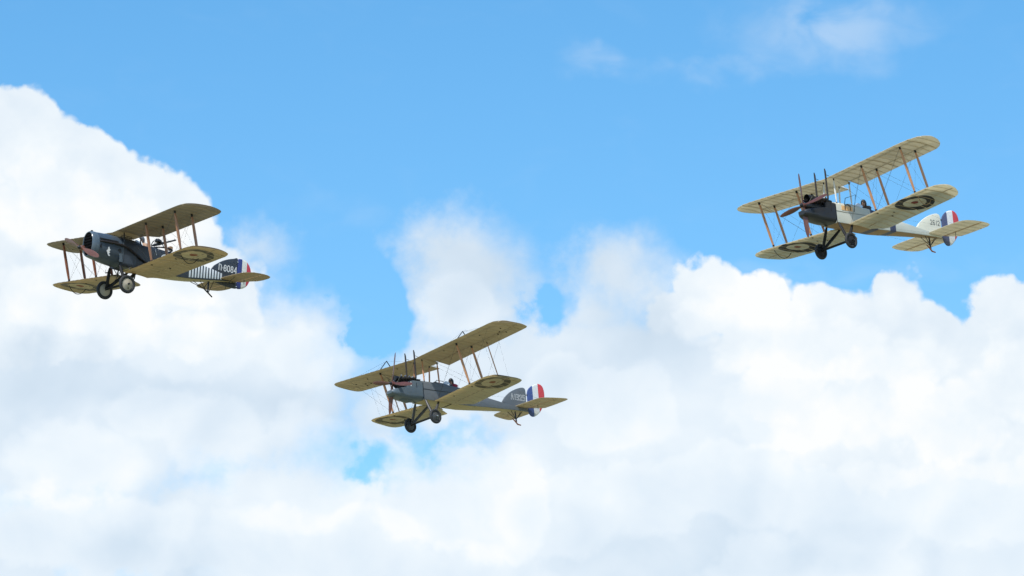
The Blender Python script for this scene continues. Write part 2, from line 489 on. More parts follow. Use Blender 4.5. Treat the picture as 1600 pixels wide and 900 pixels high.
def skin(name, w, sg, segs, parent, mats, pitch=0.34, sag=0.012):
    """fabric covered panel; segs = [(y0, y1, t0, t1)] pieces side by side (t0, t1 limit the chord), sagging between ribs"""
    V_, F_ = [], []
    for y0, y1, t0, t1 in segs:
        st = stations(y0, y1, pitch)
        if y1 >= w.ymax - 1e-6:
            st = st[:-1] + [(w.ymax - (w.ymax - st[-2][0]) * q, 0.0) for q in (0.6, 0.35, 0.18, 0.08, 0.03, 0.008)]
        vs, fs = loft([w.sec(y, sg, sag * s_, t0=t0, t1=t1) for y, s_ in st])
        k = len(V_); V_ += vs; F_ += [tuple(i + k for i in f) for f in fs]
    me = mesh(name, V_, F_, True)
    for p in me.polygons:
        p.material_index = 0 if p.normal.z > 0.0 else 1      # doped upper side, plain under side
    return obj(name, me, parent, mats)

def wing_bones(w, sg, segs, parent, sp, pitch=0.34, rib_w=0.016, spar_w=0.045):
    """ribs and spars inside a panel"""
    for y0, y1, t0, t1 in segs:
        n = max(1, round((y1 - y0) / pitch))
        for i in range(n + 1):
            y = min(max(y0 + (y1 - y0) * i / n, y0 + 0.02), y1 - 0.02)
            if w.TE(y) - w.LE(y) < 0.4 or y > w.ymax - 0.06: continue
            a = w.sec(y - rib_w / 2, sg, 0.0, t0=t0, t1=t1, inset=-0.006); b = w.sec(y + rib_w / 2, sg, 0.0, t0=t0, t1=t1, inset=-0.006)
            obj('rib', mesh('rib', *loft([a, b]), False), parent, [M_RIB])
    y0, y1 = segs[0][0], segs[-1][1]
    for aft in (0.0, sp):
        ys = [y0 + 0.01 + (y1 - y0 - 0.2) * k / 8 for k in range(9)]
        ys = [y for y in ys if w.LE(y) + 0.08 < aft < w.TE(y) - 0.08]
        rings = []
        for y in ys:
            q = []
            for da, fn in ((-spar_w / 2, w.top), (spar_w / 2, w.top), (spar_w / 2, w.bottom), (-spar_w / 2, w.bottom)):
                p = fn(y, aft + da, sg)
                p.z += -0.006 if fn == w.top else 0.006
                q.append(p)
            rings.append(q)
        obj('spar', mesh('spar', *loft(rings), False), parent, [M_SPAR])

def strut(name, a, b, parent, m, wid=0.055, thick=0.42, caps=True):
    """streamlined strut, fattest in the middle, with metal end sockets"""
    a, b = Vector(a), Vector(b)
    fr = (0.0, 0.08, 0.25, 0.5, 0.75, 0.92, 1.0); rr = (0.55, 0.74, 0.95, 1.0, 0.95, 0.74, 0.55)
    o = tube_obj(name, [a.lerp(b, f) for f in fr], [wid * r for r in rr], m, parent, 10, thick)
    if caps:
        for p, q in ((a, b), (b, a)):
            t = (q - p).normalized()
            tube_obj('socket', [p - t * 0.015, p + t * 0.07, p + t * 0.10], [wid * 0.72, wid * 0.80, wid * 0.6], M_STEEL, o, 8, 0.6)
    return o

def wire(a, b, parent, r=0.0045):
    return tube_obj('bracing_wire', [a, b], r * 0.78, M_WIRE, parent, 5)

def plate(name, outline, y, th, m, parent, plane='XZ', round_=0.4):
    """thin rounded slab with the given outline; plane XZ: outline is (x, z) about y; XY: outline (x, y) about z = y"""
    cx = sum(p[0] for p in outline) / len(outline); cz = sum(p[1] for p in outline) / len(outline)
    rings = []
    for k, (off, sc) in enumerate(((-1, 0.90), (-0.75, 0.965), (0, 1.0), (0.75, 0.965), (1, 0.90))):
        r = []
        for p in outline:
            q = (cx + (p[0] - cx) * sc, cz + (p[1] - cz) * sc)
            r.append(Vector((q[0], y + off * th / 2, q[1])) if plane == 'XZ' else Vector((q[0], q[1], y + off * th / 2)))
        rings.append(r)
    me = mesh(name, *loft(rings), True)
    return obj(name, me, parent, [m] if not isinstance(m, (list, tuple)) else m)

def smooth_outline(pts, n=4):
    """closed Catmull-Rom through the points"""
    out = []; L = len(pts)
    for i in range(L):
        p0, p1, p2, p3 = (Vector((*pts[(i + k - 1) % L], 0)) for k in range(4))
        for j in range(n):
            t = j / n
            q = 0.5 * ((2 * p1) + (p2 - p0) * t + (2 * p0 - 5 * p1 + 4 * p2 - p3) * t * t + (3 * p1 - p0 - 3 * p2 + p3) * t ** 3)
            out.append((q.x, q.y))
    return out

def ribbon(name, strokes, wid, place, m, parent, lift=0.0):
    """painted strokes: polylines in letter units laid on a surface by place(u, v, lift)"""
    vs, fs = [], []
    for st in strokes:
        n = len(st)
        for i in range(n - 1):
            a, b = Vector((*st[i], 0)), Vector((*st[i + 1], 0))
            t = (b - a).normalized(); nn = Vector((-t.y, t.x, 0)) * wid / 2
            a2, b2 = a - t * wid * 0.42, b + t * wid * 0.42
            k = len(vs)
            for q in (a2 + nn, a2 - nn, b2 - nn, b2 + nn): vs.append(place(q.x, q.y, lift + 0.0006 * (i % 2)))
            fs.append((k, k + 1, k + 2, k + 3))
    return obj(name, mesh(name, vs, fs, False), parent, [m])

def arc(cx, cy, rx, ry, a0, a1, n=10):
    return [(cx + rx * math.cos(math.radians(a0 + (a1 - a0) * i / n)), cy + ry * math.sin(math.radians(a0 + (a1 - a0) * i / n))) for i in range(n + 1)]
GLYPH = {   # unit box 0..0.56 by 0..1
    'D': [[(0.0, 0.0), (0.0, 1.0), (0.25, 1.0)] + arc(0.25, 0.72, 0.28, 0.28, 90, 0, 5) + [(0.53, 0.0)]],
    '8': [arc(0.27, 0.74, 0.22, 0.25, 0, 360, 12), arc(0.27, 0.25, 0.27, 0.26, 0, 360, 12)],
    '0': [arc(0.27, 0.72, 0.26, 0.28, 0, 180, 6) + arc(0.27, 0.28, 0.26, 0.28, 180, 360, 6) + [(0.53, 0.72)]],
    '4': [[(0.55, 0.26), (0.0, 0.26), (0.42, 1.0), (0.42, 0.0)]],
    'A': [[(0.0, 0.0), (0.24, 1.0), (0.32, 1.0), (0.56, 0.0)], [(0.1, 0.32), (0.46, 0.32)]],
    '1': [[(0.27, 0.0), (0.27, 1.0)]],
    '3': [[(0.03, 1.0), (0.5, 1.0), (0.5, 0.0), (0.03, 0.0)], [(0.12, 0.5), (0.5, 0.5)]],
    '2': [[(0.02, 0.8)] + arc(0.27, 0.74, 0.25, 0.26, 170, -20, 8) + [(0.02, 0.02), (0.54, 0.02)]],
    '5': [[(0.5, 1.0), (0.05, 1.0), (0.05, 0.56), (0.5, 0.56), (0.5, 0.0), (0.03, 0.0)]],
    '6': [[(0.5, 0.86)] + arc(0.27, 0.72, 0.25, 0.28, 40, 180, 6) + arc(0.27, 0.27, 0.25, 0.27, 180, 520, 12)],
    '.': [[(0.14, 0.44), (0.14, 0.52)]],
}
def text_strokes(s_, adv=0.8):
    out = []; x = 0.0
    for ch in s_:
        for st in GLYPH[ch]: out.append([(x + u, v) for u, v in st])
        x += {'1': 0.62, '.': 0.36}.get(ch, adv)
    return out

# ------------------------------------------------------------------ bodies
def body_ring(x, hw, zb, zs, zd, rb=0.05, cockpit=None, point=0.0):
    """cross section of a fuselage: flat bottom with rounded corners, straight sides to zs, arched deck to zd; cockpit = depth of an opening"""
    pts = []
    def add(y, z): pts.append(Vector((x, y, z)))
    rb = min(rb, hw * 0.45, (zs - zb) * 0.45)
    # port side upwards from bottom centre
    half = [(0.0, zb), (hw - rb, zb)]
    for k in (1, 2): 
        a = math.pi / 2 * k / 3
        half.append((hw - rb + rb * math.sin(a), zb + rb - rb * math.cos(a)))
    half += [(hw, zb + rb), (hw, zb + (zs - zb) * 0.5), (hw, zs)]
    if cockpit is None:
        for k in range(1, 7):
            a = math.pi / 2 * k / 6
            half.append((hw * math.cos(a) ** 0.85 if k < 6 else 0.0, zs + (zd - zs) * math.sin(a)))
    else:
        lip = hw * 0.80
        half += [(hw * 0.97, zs + (zd - zs) * 0.35), (hw * 0.90, zs + (zd - zs) * 0.55), (lip, zs + (zd - zs) * 0.58), (lip * 0.97, zs - cockpit * 0.5), (lip * 0.9, zs - cockpit), (0.0, zs - cockpit)]
    for y, z in half: add(y, z)
    for y, z in reversed(half[1:-1]): add(-y, z)
    return pts

def body(name, secs, parent, mats, pick):
    """loft through sections; pick(normal, centre) gives the material slot"""
    rings = [body_ring(*q[:5], **(q[5] if len(q) > 5 else {})) for q in secs]
    me = mesh(name, *loft(rings), True)
    for p in me.polygons: p.material_index = pick(p.normal, p.center)
    return obj(name, me, parent, mats)

def wheel(parent, c, r, tw, disc_m, sg, hub_m=None):
    """tyre, covered disc and hub cap; axle along Y"""
    prof = []
    rt = tw
    for k in range(13):
        a = 2 * math.pi * k / 12
        prof.append((r - rt + rt * math.cos(a), rt * 0.95 * math.sin(a)))
    root = obj('wheel', mesh('wheel', *lathe(prof, 'Y', 28, c), True), parent, [M_RUBBER])
    root.name = 'wheel'
    R0 = r - 1.75 * rt
    cone = [(0.0, 0.11), (0.05, 0.105), (R0 * 0.55, 0.055), (R0 * 0.93, 0.028), (R0 + 0.02, 0.012), (R0 + 0.02, -0.012), (R0 * 0.93, -0.028), (R0 * 0.55, -0.045), (0.05, -0.07), (0.0, -0.075)]
    cone = [(a, b * sg) for a, b in cone]
    obj('wheel_disc', mesh('wheel_disc', *lathe(cone, 'Y', 28, c), True), root, [disc_m])
    tube_obj('hub', [Vector(c) + Vector((0, sg * 0.08, 0)), Vector(c) + Vector((0, sg * 0.155, 0)), Vector(c) + Vector((0, sg * 0.17, 0))], [0.045, 0.04, 0.02], hub_m or M_ALLOY, root, 12)
    tube_obj('valve_port', [Vector(c) + Vector((-R0 * 0.12, sg * 0.04, -R0 * 0.62)), Vector(c) + Vector((-R0 * 0.12, sg * 0.056, -R0 * 0.62))], 0.03, M_BLACK, root, 10)
    return root

def blade_mesh(r, ang, hubx, hz, chord=0.21):
    """one twisted wooden blade in the propeller plane, ang from +Y towards +Z"""
    rings = []
    for f, cw, th, tw in ((0.05, 0.40, 0.090, 60), (0.15, 0.52, 0.080, 52), (0.3, 0.82, 0.058, 40), (0.45, 1.0, 0.044, 31), (0.6, 1.0, 0.034, 25), (0.75, 0.9, 0.026, 21), (0.88, 0.72, 0.019, 18), (0.96, 0.48, 0.014, 16), (1.0, 0.18, 0.010, 15)):
        q = []
        t = math.radians(tw); c = chord * cw / 2
        for k in range(10):
            a = 2 * math.pi * k / 10
            u, v = c * math.cos(a), th / 2 * math.sin(a) * (1.0 if math.sin(a) > 0 else 0.55)
            lx = u * math.sin(t) + v * math.cos(t); lt = -u * math.cos(t) + v * math.sin(t)
            y = r * f * math.cos(ang) - lt * math.sin(ang); z = r * f * math.sin(ang) + lt * math.cos(ang)
            q.append(Vector((hubx + lx, y, hz + z)))
        rings.append(q)
    return mesh('blade', *loft(rings), True)

def propeller(parent, x, z, r, angs, chord=0.21, m=None):
    m = m or M_PROP
    hub = obj('propeller', mesh('propeller', *lathe([(0.0, 0.10), (0.05, 0.10), (0.085, 0.07), (0.10, 0.0), (0.10, -0.08), (0.0, -0.08)], 'X', 18, (x, 0, z)), True), parent, [m])
    for a in angs:
        obj('blade', blade_mesh(r, a, x, z, chord), hub, [m])
    tube_obj('hub_plate', [(x + 0.09, 0, z), (x + 0.125, 0, z), (x + 0.19, 0, z)], [0.08, 0.075, 0.025], M_STEEL, hub, 14)
    for k in range(6):
        a = math.pi * k / 3
        tube_obj('bolt', [(x + 0.11, 0.055 * math.cos(a), z + 0.055 * math.sin(a)), (x + 0.14, 0.055 * math.cos(a), z + 0.055 * math.sin(a))], 0.010, M_STEEL, hub, 6)
    return hub

# ------------------------------------------------------------------ people
def person(label, loc_parent, at, jacket, helmet, turn=0.0, lean=0.1, scarf=None):
    """seated airman: one skinned body, leather helmet, goggles; at = seat point in the aeroplane's own frame"""
    bm = bmesh.new()
    J = {}
    def v(nm, p): J[nm] = (len(J), Vector(p))
    v('pelvis', (0, 0, 0.10)); v('waist', (-0.02, 0, 0.28)); v('chest', (-0.01, 0, 0.46)); v('collar', (0.0, 0, 0.57)); v('neck', (0.02, 0, 0.63)); v('skull', (0.04, 0, 0.70)); v('crown', (0.04, 0, 0.80))
    for s_, q in ((1, 'l'), (-1, 'r')):
        v('sh' + q, (0.0, 0.19 * s_, 0.53)); v('el' + q, (0.10, 0.25 * s_, 0.27)); v('wr' + q, (0.34, 0.14 * s_, 0.24)); v('ha' + q, (0.42, 0.09 * s_, 0.25))
        v('hip' + q, (0.05, 0.10 * s_, 0.08)); v('kn' + q, (0.46, 0.13 * s_, 0.20)); v('an' + q, (0.74, 0.11 * s_, -0.12)); v('to' + q, (0.86, 0.11 * s_, -0.08))
    E_ = [('pelvis', 'waist'), ('waist', 'chest'), ('chest', 'collar'), ('collar', 'neck'), ('neck', 'skull'), ('skull', 'crown')]
    for q in 'lr': E_ += [('collar', 'sh' + q), ('sh' + q, 'el' + q), ('el' + q, 'wr' + q), ('wr' + q, 'ha' + q), ('pelvis', 'hip' + q), ('hip' + q, 'kn' + q), ('kn' + q, 'an' + q), ('an' + q, 'to' + q)]
    R = {'pelvis': .15, 'waist': .145, 'chest': .165, 'collar': .11, 'neck': .06, 'skull': .085, 'crown': .075, 'sh': .085, 'el': .058, 'wr': .04, 'ha': .045, 'hip': .10, 'kn': .07, 'an': .05, 'to': .04}
    me = bpy.data.meshes.new('person')
    names = list(J)
    me.from_pydata([J[k][1] for k in names], [(J[a][0], J[b][0]) for a, b in E_], [])
    o = bpy.data.objects.new('person', me); COL.objects.link(o)
    sk = o.modifiers.new('Skin', 'SKIN'); sk.use_smooth_shade = True
    for i, k in enumerate(names):
        r = R.get(k, R.get(k[:-1], 0.05)); dat = me.skin_vertices[0].data[i]
        dat.radius = (r, r); dat.use_root = (k == 'pelvis')
    sb = o.modifiers.new('Subdivision', 'SUBSURF'); sb.levels = 1; sb.render_levels = 2
    me.materials.append(jacket)
    o['label'] = label; o['category'] = 'person'
    o.matrix_world = loc_parent.matrix_world @ Matrix.Translation(at) @ Matrix.Rotation(lean, 4, 'Y') @ Matrix.Scale(1.12, 4)
    h = bpy.data.objects.new('head', None)
    def child(name, me_, m): 
        c = obj(name, me_, o, [m]); return c
    T = Matrix.Translation((0.05, 0, 0.735)) @ Matrix.Rotation(turn, 4, 'Z')
    def ell(name, c, r, m, cutfn=None, seg=16):
        b2 = bmesh.new(); bmesh.ops.create_uvsphere(b2, u_segments=seg, v_segments=10, radius=1.0)
        for q in b2.verts:
            p = Vector((q.co.x * r[0], q.co.y * r[1], q.co.z * r[2]))
            if cutfn: p = cutfn(p)
            q.co = T @ (p + Vector(c))
        for f in b2.faces: f.smooth = True
        mm = bpy.data.meshes.new(name); b2.to_mesh(mm); b2.free()
        return child(name, mm, m)
    def facef(p):
        if p.x > 0: p.x *= 1.0 - 0.12 * abs(p.y) / 0.08
        if p.z < -0.03: p.y *= 0.82; p.x += 0.01
        return p
    bpy.data.objects.remove(h)
    ell('face', (0.022, 0, -0.02), (0.088, 0.072, 0.112), M_SKIN, facef)
    ell('nose', (0.112, 0, -0.03), (0.018, 0.014, 0.024), M_SKIN, None, 8)
    ell('mouth', (0.099, 0, -0.075), (0.008, 0.024, 0.007), paint('lips', (0.34, 0.12, 0.10)), None, 8)
    def helm(p):
        if p.x > 0.04 and p.z < 0.035: p.x = 0.04 + (p.x - 0.04) * 0.5
        return p
    ell('helmet', (-0.002, 0, 0.012), (0.118, 0.104, 0.140), helmet, helm)
    for s_ in (1, -1):
        ell('ear_flap', (0.0, 0.082 * s_, -0.05), (0.045, 0.02, 0.06), helmet, None, 10)
        ell('goggle', (0.098, 0.034 * s_, 0.012), (0.018, 0.030, 0.024), M_BLACK, None, 10)
    ell('chin', (0.075, 0, -0.10), (0.028, 0.034, 0.022), M_SKIN, None, 8)
    if scarf:
        ell('scarf', (0.0, 0, -0.145), (0.10, 0.10, 0.045), scarf)
    return o

def emblem_rows(rows, place, m, parent, name):
    vs, fs = [], []
    for v0, v1, u0, u1 in rows:
        k = len(vs)
        for u, v in ((u0, v0), (u1, v0), (u1, v1), (u0, v1)): vs.append(place(u, v, 0.0))
        fs.append((k, k + 1, k + 2, k + 3))
    return obj(name, mesh(name, vs, fs, False), parent, [m])

# ------------------------------------------------------------------ placing an aeroplane
CP, SP_ = math.cos(CAM_PITCH), math.sin(CAM_PITCH)
CAM_M = Matrix(((1, 0, 0, 0), (0, SP_, CP, 0), (0, -CP, SP_, 1.7), (0, 0, 0, 1)))   # x right, y down, z ahead of the viewer -> world
def aeroplane(label, rows, t, group):
    e_ = bpy.data.objects.new('biplane', None); COL.objects.link(e_)
    e_['label'] = label; e_['category'] = 'biplane'; e_['group'] = group
    m_ = Matrix(((*rows[0:3], t[0]), (*rows[3:6], t[1]), (*rows[6:9], t[2]), (0, 0, 0, 1)))
    w = CAM_M @ m_
    q = w.to_3x3().to_quaternion()
    e_.matrix_world = Matrix.Translation(w.translation) @ q.to_matrix().to_4x4()
    bpy.context.view_layer.update()
    e_.empty_display_size = 0.3
    return e_
# ------------------------------------------------------------------ ground
def ground_mat(n):
    v = oc(n)
    a = n.noise(v, 0.02, 6.0, 0.6).outputs['Fac']; b = n.noise(v, 0.6, 5.0, 0.65).outputs['Fac']
    c = n.mix(n.smooth(a, 0.35, 0.65), (0.28, 0.26, 0.17), (0.20, 0.22, 0.12))
    return principled(n, n.vm('SCALE', c, n.add(0.7, n.mul(b, 0.6))), 0.9, 0.0, 0.2)
gv, gf = [], []
GN = 24
for i in range(GN + 1):
    for j in range(GN + 1):
        x = (i / GN * 2 - 1); y = (j / GN * 2 - 1)
        gv.append((math.copysign(abs(x) ** 2.2, x) * 20000, math.copysign(abs(y) ** 2.2, y) * 20000, 0.0))
for i in range(GN):
    for j in range(GN):
        k = i * (GN + 1) + j; gf.append((k, k + GN + 1, k + GN + 2, k + 1))
ground = obj('ground', mesh('ground', gv, gf, False), None, [mat('airfield_grass_bounce', ground_mat)])  # out of view; added and coloured pale for its bounce onto wing undersides
ground['kind'] = 'structure'
GROUP = 'biplanes flying in formation'

def rudder_mat(name, x1, x2, blue, white, red):
    def f(n):
        x, y, z = n.xyz(oc(n))
        c = n.mix(n.smooth(x, x1 - .004, x1 + .004), white, blue)
        c = n.mix(n.smooth(x, x2 - .004, x2 + .004, 1.0, 0.0), c, red)
        k = n.noise(oc(n), 4.0, 5.0, 0.6).outputs['Fac']
        return principled(n, n.vm('SCALE', c, n.add(0.88, n.mul(k, 0.24))), 0.45)
    return mat(name, f)

def split_plate(half, hinge, z, th, m, parent, rib_pitch=0.36):
    """tailplane and two elevators from a half outline [(x, y)] running from the leading edge root round the tip to the trailing edge root"""
    def clip(pts, keep):
        o_ = []
        for (a, b) in zip(pts, pts[1:] + pts[:1]):
            ia, ib = keep(a[0]), keep(b[0])
            if ia: o_.append(a)
            if ia != ib:
                t = (hinge - a[0]) / (b[0] - a[0]); o_.append((hinge, a[1] + t * (b[1] - a[1])))
        return o_
    fwd = [p for p in half if p[0] >= hinge]
    k = len(fwd)
    a, b = half[k - 1], half[k]; t = (hinge - a[0]) / (b[0] - a[0]); yh = a[1] + t * (b[1] - a[1])
    front = fwd + [(hinge, yh)]
    full = front + [(x, -y) for x, y in reversed(front)]
    tp = plate('tailplane', full, z, th, m, parent, 'XY')
    rear = [(hinge - 0.02, yh)] + half[k:] + [(hinge - 0.02, half[-1][1])]
    els = []
    for sg in (1, -1):
        e_ = plate('elevator', [(x, y * sg) for x, y in rear], z, th * 0.8, m, parent, 'XY')
        els.append(e_)
        n = int(yh / rib_pitch)
        for i in range(n + 1):
            y = 0.12 + i * rib_pitch
            if y > yh - 0.12: break
            xs = [x for x, yy in half if yy > y - 0.4]
            te = min(interp(sorted([(yy, x) for x, yy in half[k:]]), y), hinge - 0.15)
            box('rib', ((hinge - 0.03 + te + 0.05) / 2, y * sg, z), (abs(hinge - 0.03 - te - 0.05), 0.022, th * 0.8 - 0.006), M_SPAR, e_)
            le = interp(sorted([(yy, x) for x, yy in front[:-1]]), y)
            box('rib', ((hinge + 0.02 + le - 0.07) / 2, y * sg, z), (abs(le - 0.07 - hinge - 0.02), 0.022, th - 0.006), M_SPAR, tp)
        box('spar', (hinge - 0.045, sg * yh * 0.5, z), (0.045, yh * 0.93, th * 0.8 - 0.004), M_SPAR, e_)
        # control horn
        tube_obj('control_horn', [(hinge - 0.03, sg * yh * 0.32, z - 0.20), (hinge - 0.03, sg * yh * 0.32, z + 0.20)], [0.012, 0.012], M_STEEL, e_, 6)
    box('spar', (hinge + 0.045, 0, z), (0.045, yh * 1.86, th - 0.004), M_SPAR, tp)
    return tp, els, yh

def aerofoils(root, P, tips, le, te, roots, cuts, mats, ail, pitch=0.34, sag=0.012):
    """all four panels, the centre section and the ailerons; ail = {upper: (y0, y1, hinge)}"""
    W_ = {}
    for up in (True, False):
        w = Wing(up, P, tips[up], le[up], te[up], roots[up], cuts[up]); W_[up] = w
        for sg in (1, -1):
            y0 = roots[up]
            if up in ail:
                a0, a1, h = ail[up]
                segs = [(y0, a0, None, None), (a0, a1, None, h), (a1, w.ymax, None, None)]
            else:
                segs = [(y0, w.ymax, None, None)]
            o = skin('upper_wing' if up else 'lower_wing', w, sg, segs, root, [mats[0], mats[1] if up else mats[2]], pitch, sag)
            wing_bones(w, sg, segs, o, P['sp'], pitch)
            if up in ail:
                sa = [(a0 + 0.012, a1 - 0.012, h + 0.014, None)]
                oa = skin('aileron', w, sg, sa, root, [mats[0], mats[1] if up else mats[2]], pitch, sag)
                n = max(1, round((a1 - a0) / pitch))
                for i in range(n + 1):
                    y = min(max(a0 + (a1 - a0) * i / n, a0 + 0.04), a1 - 0.04)
                    ra = w.sec(y - .012, sg, 0.0, t0=h + 0.02, inset=-0.006); rb = w.sec(y + .012, sg, 0.0, t0=h + 0.02, inset=-0.006)
                    obj('rib', mesh('rib', *loft([ra, rb]), False), oa, [M_RIB])
    return W_

def tail_skid(root, pts, post, stays):
    o = tube_obj('tail_skid', pts, [0.022, 0.03, 0.034, 0.028][:len(pts)], M_STRUTD, root, 8)
    for a, b in stays: tube_obj('stay', [a, b], 0.015, M_STEEL, o, 6)
    tube_obj('post', post, [0.03, 0.035], M_STEEL, o, 8)
    return o

def fin_text(root, s_, x0, x1, z0, h, y, m, wid, hollow=None, slant=0.0):
    """serial on both faces of the fin"""
    st = text_strokes(s_); ext = max(u for q in st for u, v in q); k = (x0 - x1) / ext
    for sg in (1, -1):
        if sg > 0: pl = lambda u, v, l: Vector((x0 - u * k + slant * v, y + l, z0 + v * h))
        else: pl = lambda u, v, l: Vector((x1 + u * k + slant * v, -y - l, z0 + v * h))
        # widths given in letter units
        def scaled(u, v, l): return pl(u, v, l)
        ribbon('serial_lettering', st, wid, scaled, m, root, 0.002)
        if hollow: ribbon('serial_fill', st, wid * 0.42, scaled, hollow, root, 0.005)

def undercarriage(root, ax, az, hy, legs, m, wr, tw, disc, leg_w=0.068, hub_m=None):
    for sg in (1, -1):
        for top in legs:
            strut('undercarriage_leg', (top[0], sg * top[1], top[2]), (ax, sg * (hy - 0.12), az + 0.02), root, m, leg_w, 0.85, False)
        wheel(root, (ax, sg * hy, az), wr, tw, disc, sg, hub_m)
    a = tube_obj('axle', [(ax, -hy - 0.1, az), (ax, hy + 0.1, az)], 0.028, M_STEEL, root, 10)
    tube_obj('spreader_bar', [(ax + 0.05, -hy + 0.12, az + 0.03), (ax + 0.05, hy - 0.12, az + 0.03)], 0.035, m, root, 8, 0.6)
    tube_obj('spreader_bar', [(ax - 0.06, -hy + 0.12, az + 0.03), (ax - 0.06, hy - 0.12, az + 0.03)], 0.03, m, root, 8, 0.6)

# ------------------------------------------------------------------ the two tandem scouts with V-eight engines
def tandem(cfg):
    P = cfg['P']; kc = cfg['kind'] == 'C'
    root = aeroplane(cfg['label'], cfg['R'], cfg['t'], GROUP)
    W_ = aerofoils(root, P, cfg['tips'], cfg['le'], cfg['te'], cfg['roots'], cfg['cuts'], cfg['wing_mats'], cfg['ail'], cfg['pitch'], .005 if kc else .013)
    wu, wl = W_[True], W_[False]
    # centre section
    rings = [wu.sec(abs(y), 1 if y >= 0 else -1, 0.0) for y in (-cfg['roots'][True] + .006, -.15, -0.001, 0.001, .15, cfg['roots'][True] - .006)]
    me = mesh('centre_section', *loft(rings), True)
    for p in me.polygons: p.material_index = 0 if p.normal.z > 0 else 1
    obj('centre_section', me, root, [cfg['wing_mats'][0], cfg['wing_mats'][1]])
    sp = P['sp']
    for sg in (1, -1):
        yr = cfg['roots'][True] - .008
        q = [wu.bottom(yr + .02, a, sg) for a in (.93, 1.2, 1.44)] + [wu.top(yr + .02, a, sg) + Vector((0, 0, .015)) for a in (1.44, 1.2, .93)]
        obj('sunlit_rib_plate', mesh('sunlit_rib_plate', *loft([[Vector((p.x, sg * (yr - .003), p.z)) for p in q], [Vector((p.x, sg * (yr + .006), p.z)) for p in q]]), False), root, [M_WHITE])  # added white plate: sunlight on the root rib put into its colour
    # fuselage
    secs = [(0.755, .385, .0, .78, .92), (0.56, .388, -.005, .775, .93),
            (0.55, .388, -.005, .775, .93, dict(cockpit=.45)), (-0.16, .39, -.015, .76, .93, dict(cockpit=.45)), (-0.17, .39, -.015, .76, .97),
            (-0.55, .39, -.02, .74, .96), (-0.90, .39, -.025, .72, .90), (-0.91, .39, -.025, .72, .90, dict(cockpit=.5)), (-1.66, .385, -.03, .67, .84, dict(cockpit=.5)), (-1.67, .385, -.03, .67, .83),
            (-2.2, .36, .0, .60, .70), (-3.0, .305, .05, .51, .56), (-3.9, .23, .10, .43, .45), (-4.6, .17, .135, .37, .385), (-5.2, .10, .165, .33, .335), (-5.66, .035, .19, .30, .305)]
    secs = [q if len(q) == 6 else q for q in secs]
    fus = body('fuselage', secs, root, cfg['fus_mats'], lambda nn, c: 1 if nn.z < -0.5 else (2 if (c.x > -0.16 or False) and nn.z > 0.3 else 0))
    # cowling and engine
    cow = body('engine_cowling', cfg['cowl'], root, [cfg['cowl_m']], lambda nn, c: 0)
    if kc:
        for sg in (1, -1):
            box('hinge_strip', (1.02, sg * .387, .60), (.03, .01, .34), M_EXH, cow)
    else:
        box('louvre', (1.50, .382, .66), (.05, .012, .16), M_BLACK, cow); box('louvre', (1.44, .384, .64), (.04, .012, .2), M_WHITE, cow)
        box('louvre', (1.12, .387, .62), (.03, .01, .22), M_BLACK, cow)
        obj('oil_sump', mesh('oil_sump', *loft([[Vector((x, r * math.cos(a), z + r * .5 * math.sin(a))) for a in [2 * math.pi * k / 12 for k in range(12)]] for x, r, z in ((1.85, .05, .03), (1.75, .16, .0), (1.45, .2, -.03), (1.2, .15, .0), (1.1, .04, .03))]), True), cow, [cfg['cowl_m']])
    eng = obj('engine', mesh('engine', *loft([[Vector((x, r * math.cos(a), .64 + r * math.sin(a))) for a in [2 * math.pi * k / 16 for k in range(16)]] for x, r in ((.78, .15), (1.0, .19), (1.9, .19), (2.02, .14), (2.1, .07), (2.2, .06))]), True), root, [M_STEEL])
    for sg in (1, -1):
        for k in range(4):
            x = 1.12 + .23 * k + (.06 if sg > 0 else 0.0)
            prof = [(0.0, .12), (.05, .12)]
            for f in range(9): 
                h = .14 + f * .028
                prof += [(.062, h), (.088, h + .004), (.088, h + .012), (.062, h + .016)]
            prof += [(.07, .40), (.05, .44), (0.0, .45)]
            vs, fs = lathe(prof, 'Z', 14)
            tm = Matrix.Translation((x, 0, .64)) @ Matrix.Rotation(-sg * math.radians(43), 4, 'X')
            cy = obj('cylinder_head', mesh('cylinder_head', [tm @ v for v in vs], fs, True), eng, [M_EXH if kc else M_BLACK])
            q = tm @ Vector((0.03, 0, .45)); q2 = tm @ Vector((0.05, 0, .50))
            tube_obj('rocker_cap', [q, q2], .030, M_ALLOY if not kc else M_STEEL, cy, 8)
            tube_obj('pushrod', [tm @ Vector((.09, 0, .1)), tm @ Vector((.075, 0, .47))], .008, M_ALLOY, cy, 5)
        # exhaust manifold and stack
        man = [(1.9, sg * .36, .86), (1.5, sg * .37, .90), (1.2, sg * .36, .93), (1.08, sg * .32, .96), (1.05, sg * .30, 1.06)]
        ex = tube_obj('exhaust_pipe', man + [(1.05, sg * .30, 1.3), (1.05, sg * .30, 2.12), (1.07, sg * .30, 2.24)], [.035, .04, .042, .042, .040, .036, .036, .020], M_EXH, root, 10)
        tube_obj('pipe_bracket', [(1.05, sg * .30, 2.0), (.86, sg * .30, 1.96)], .010, M_STEEL, ex, 6)
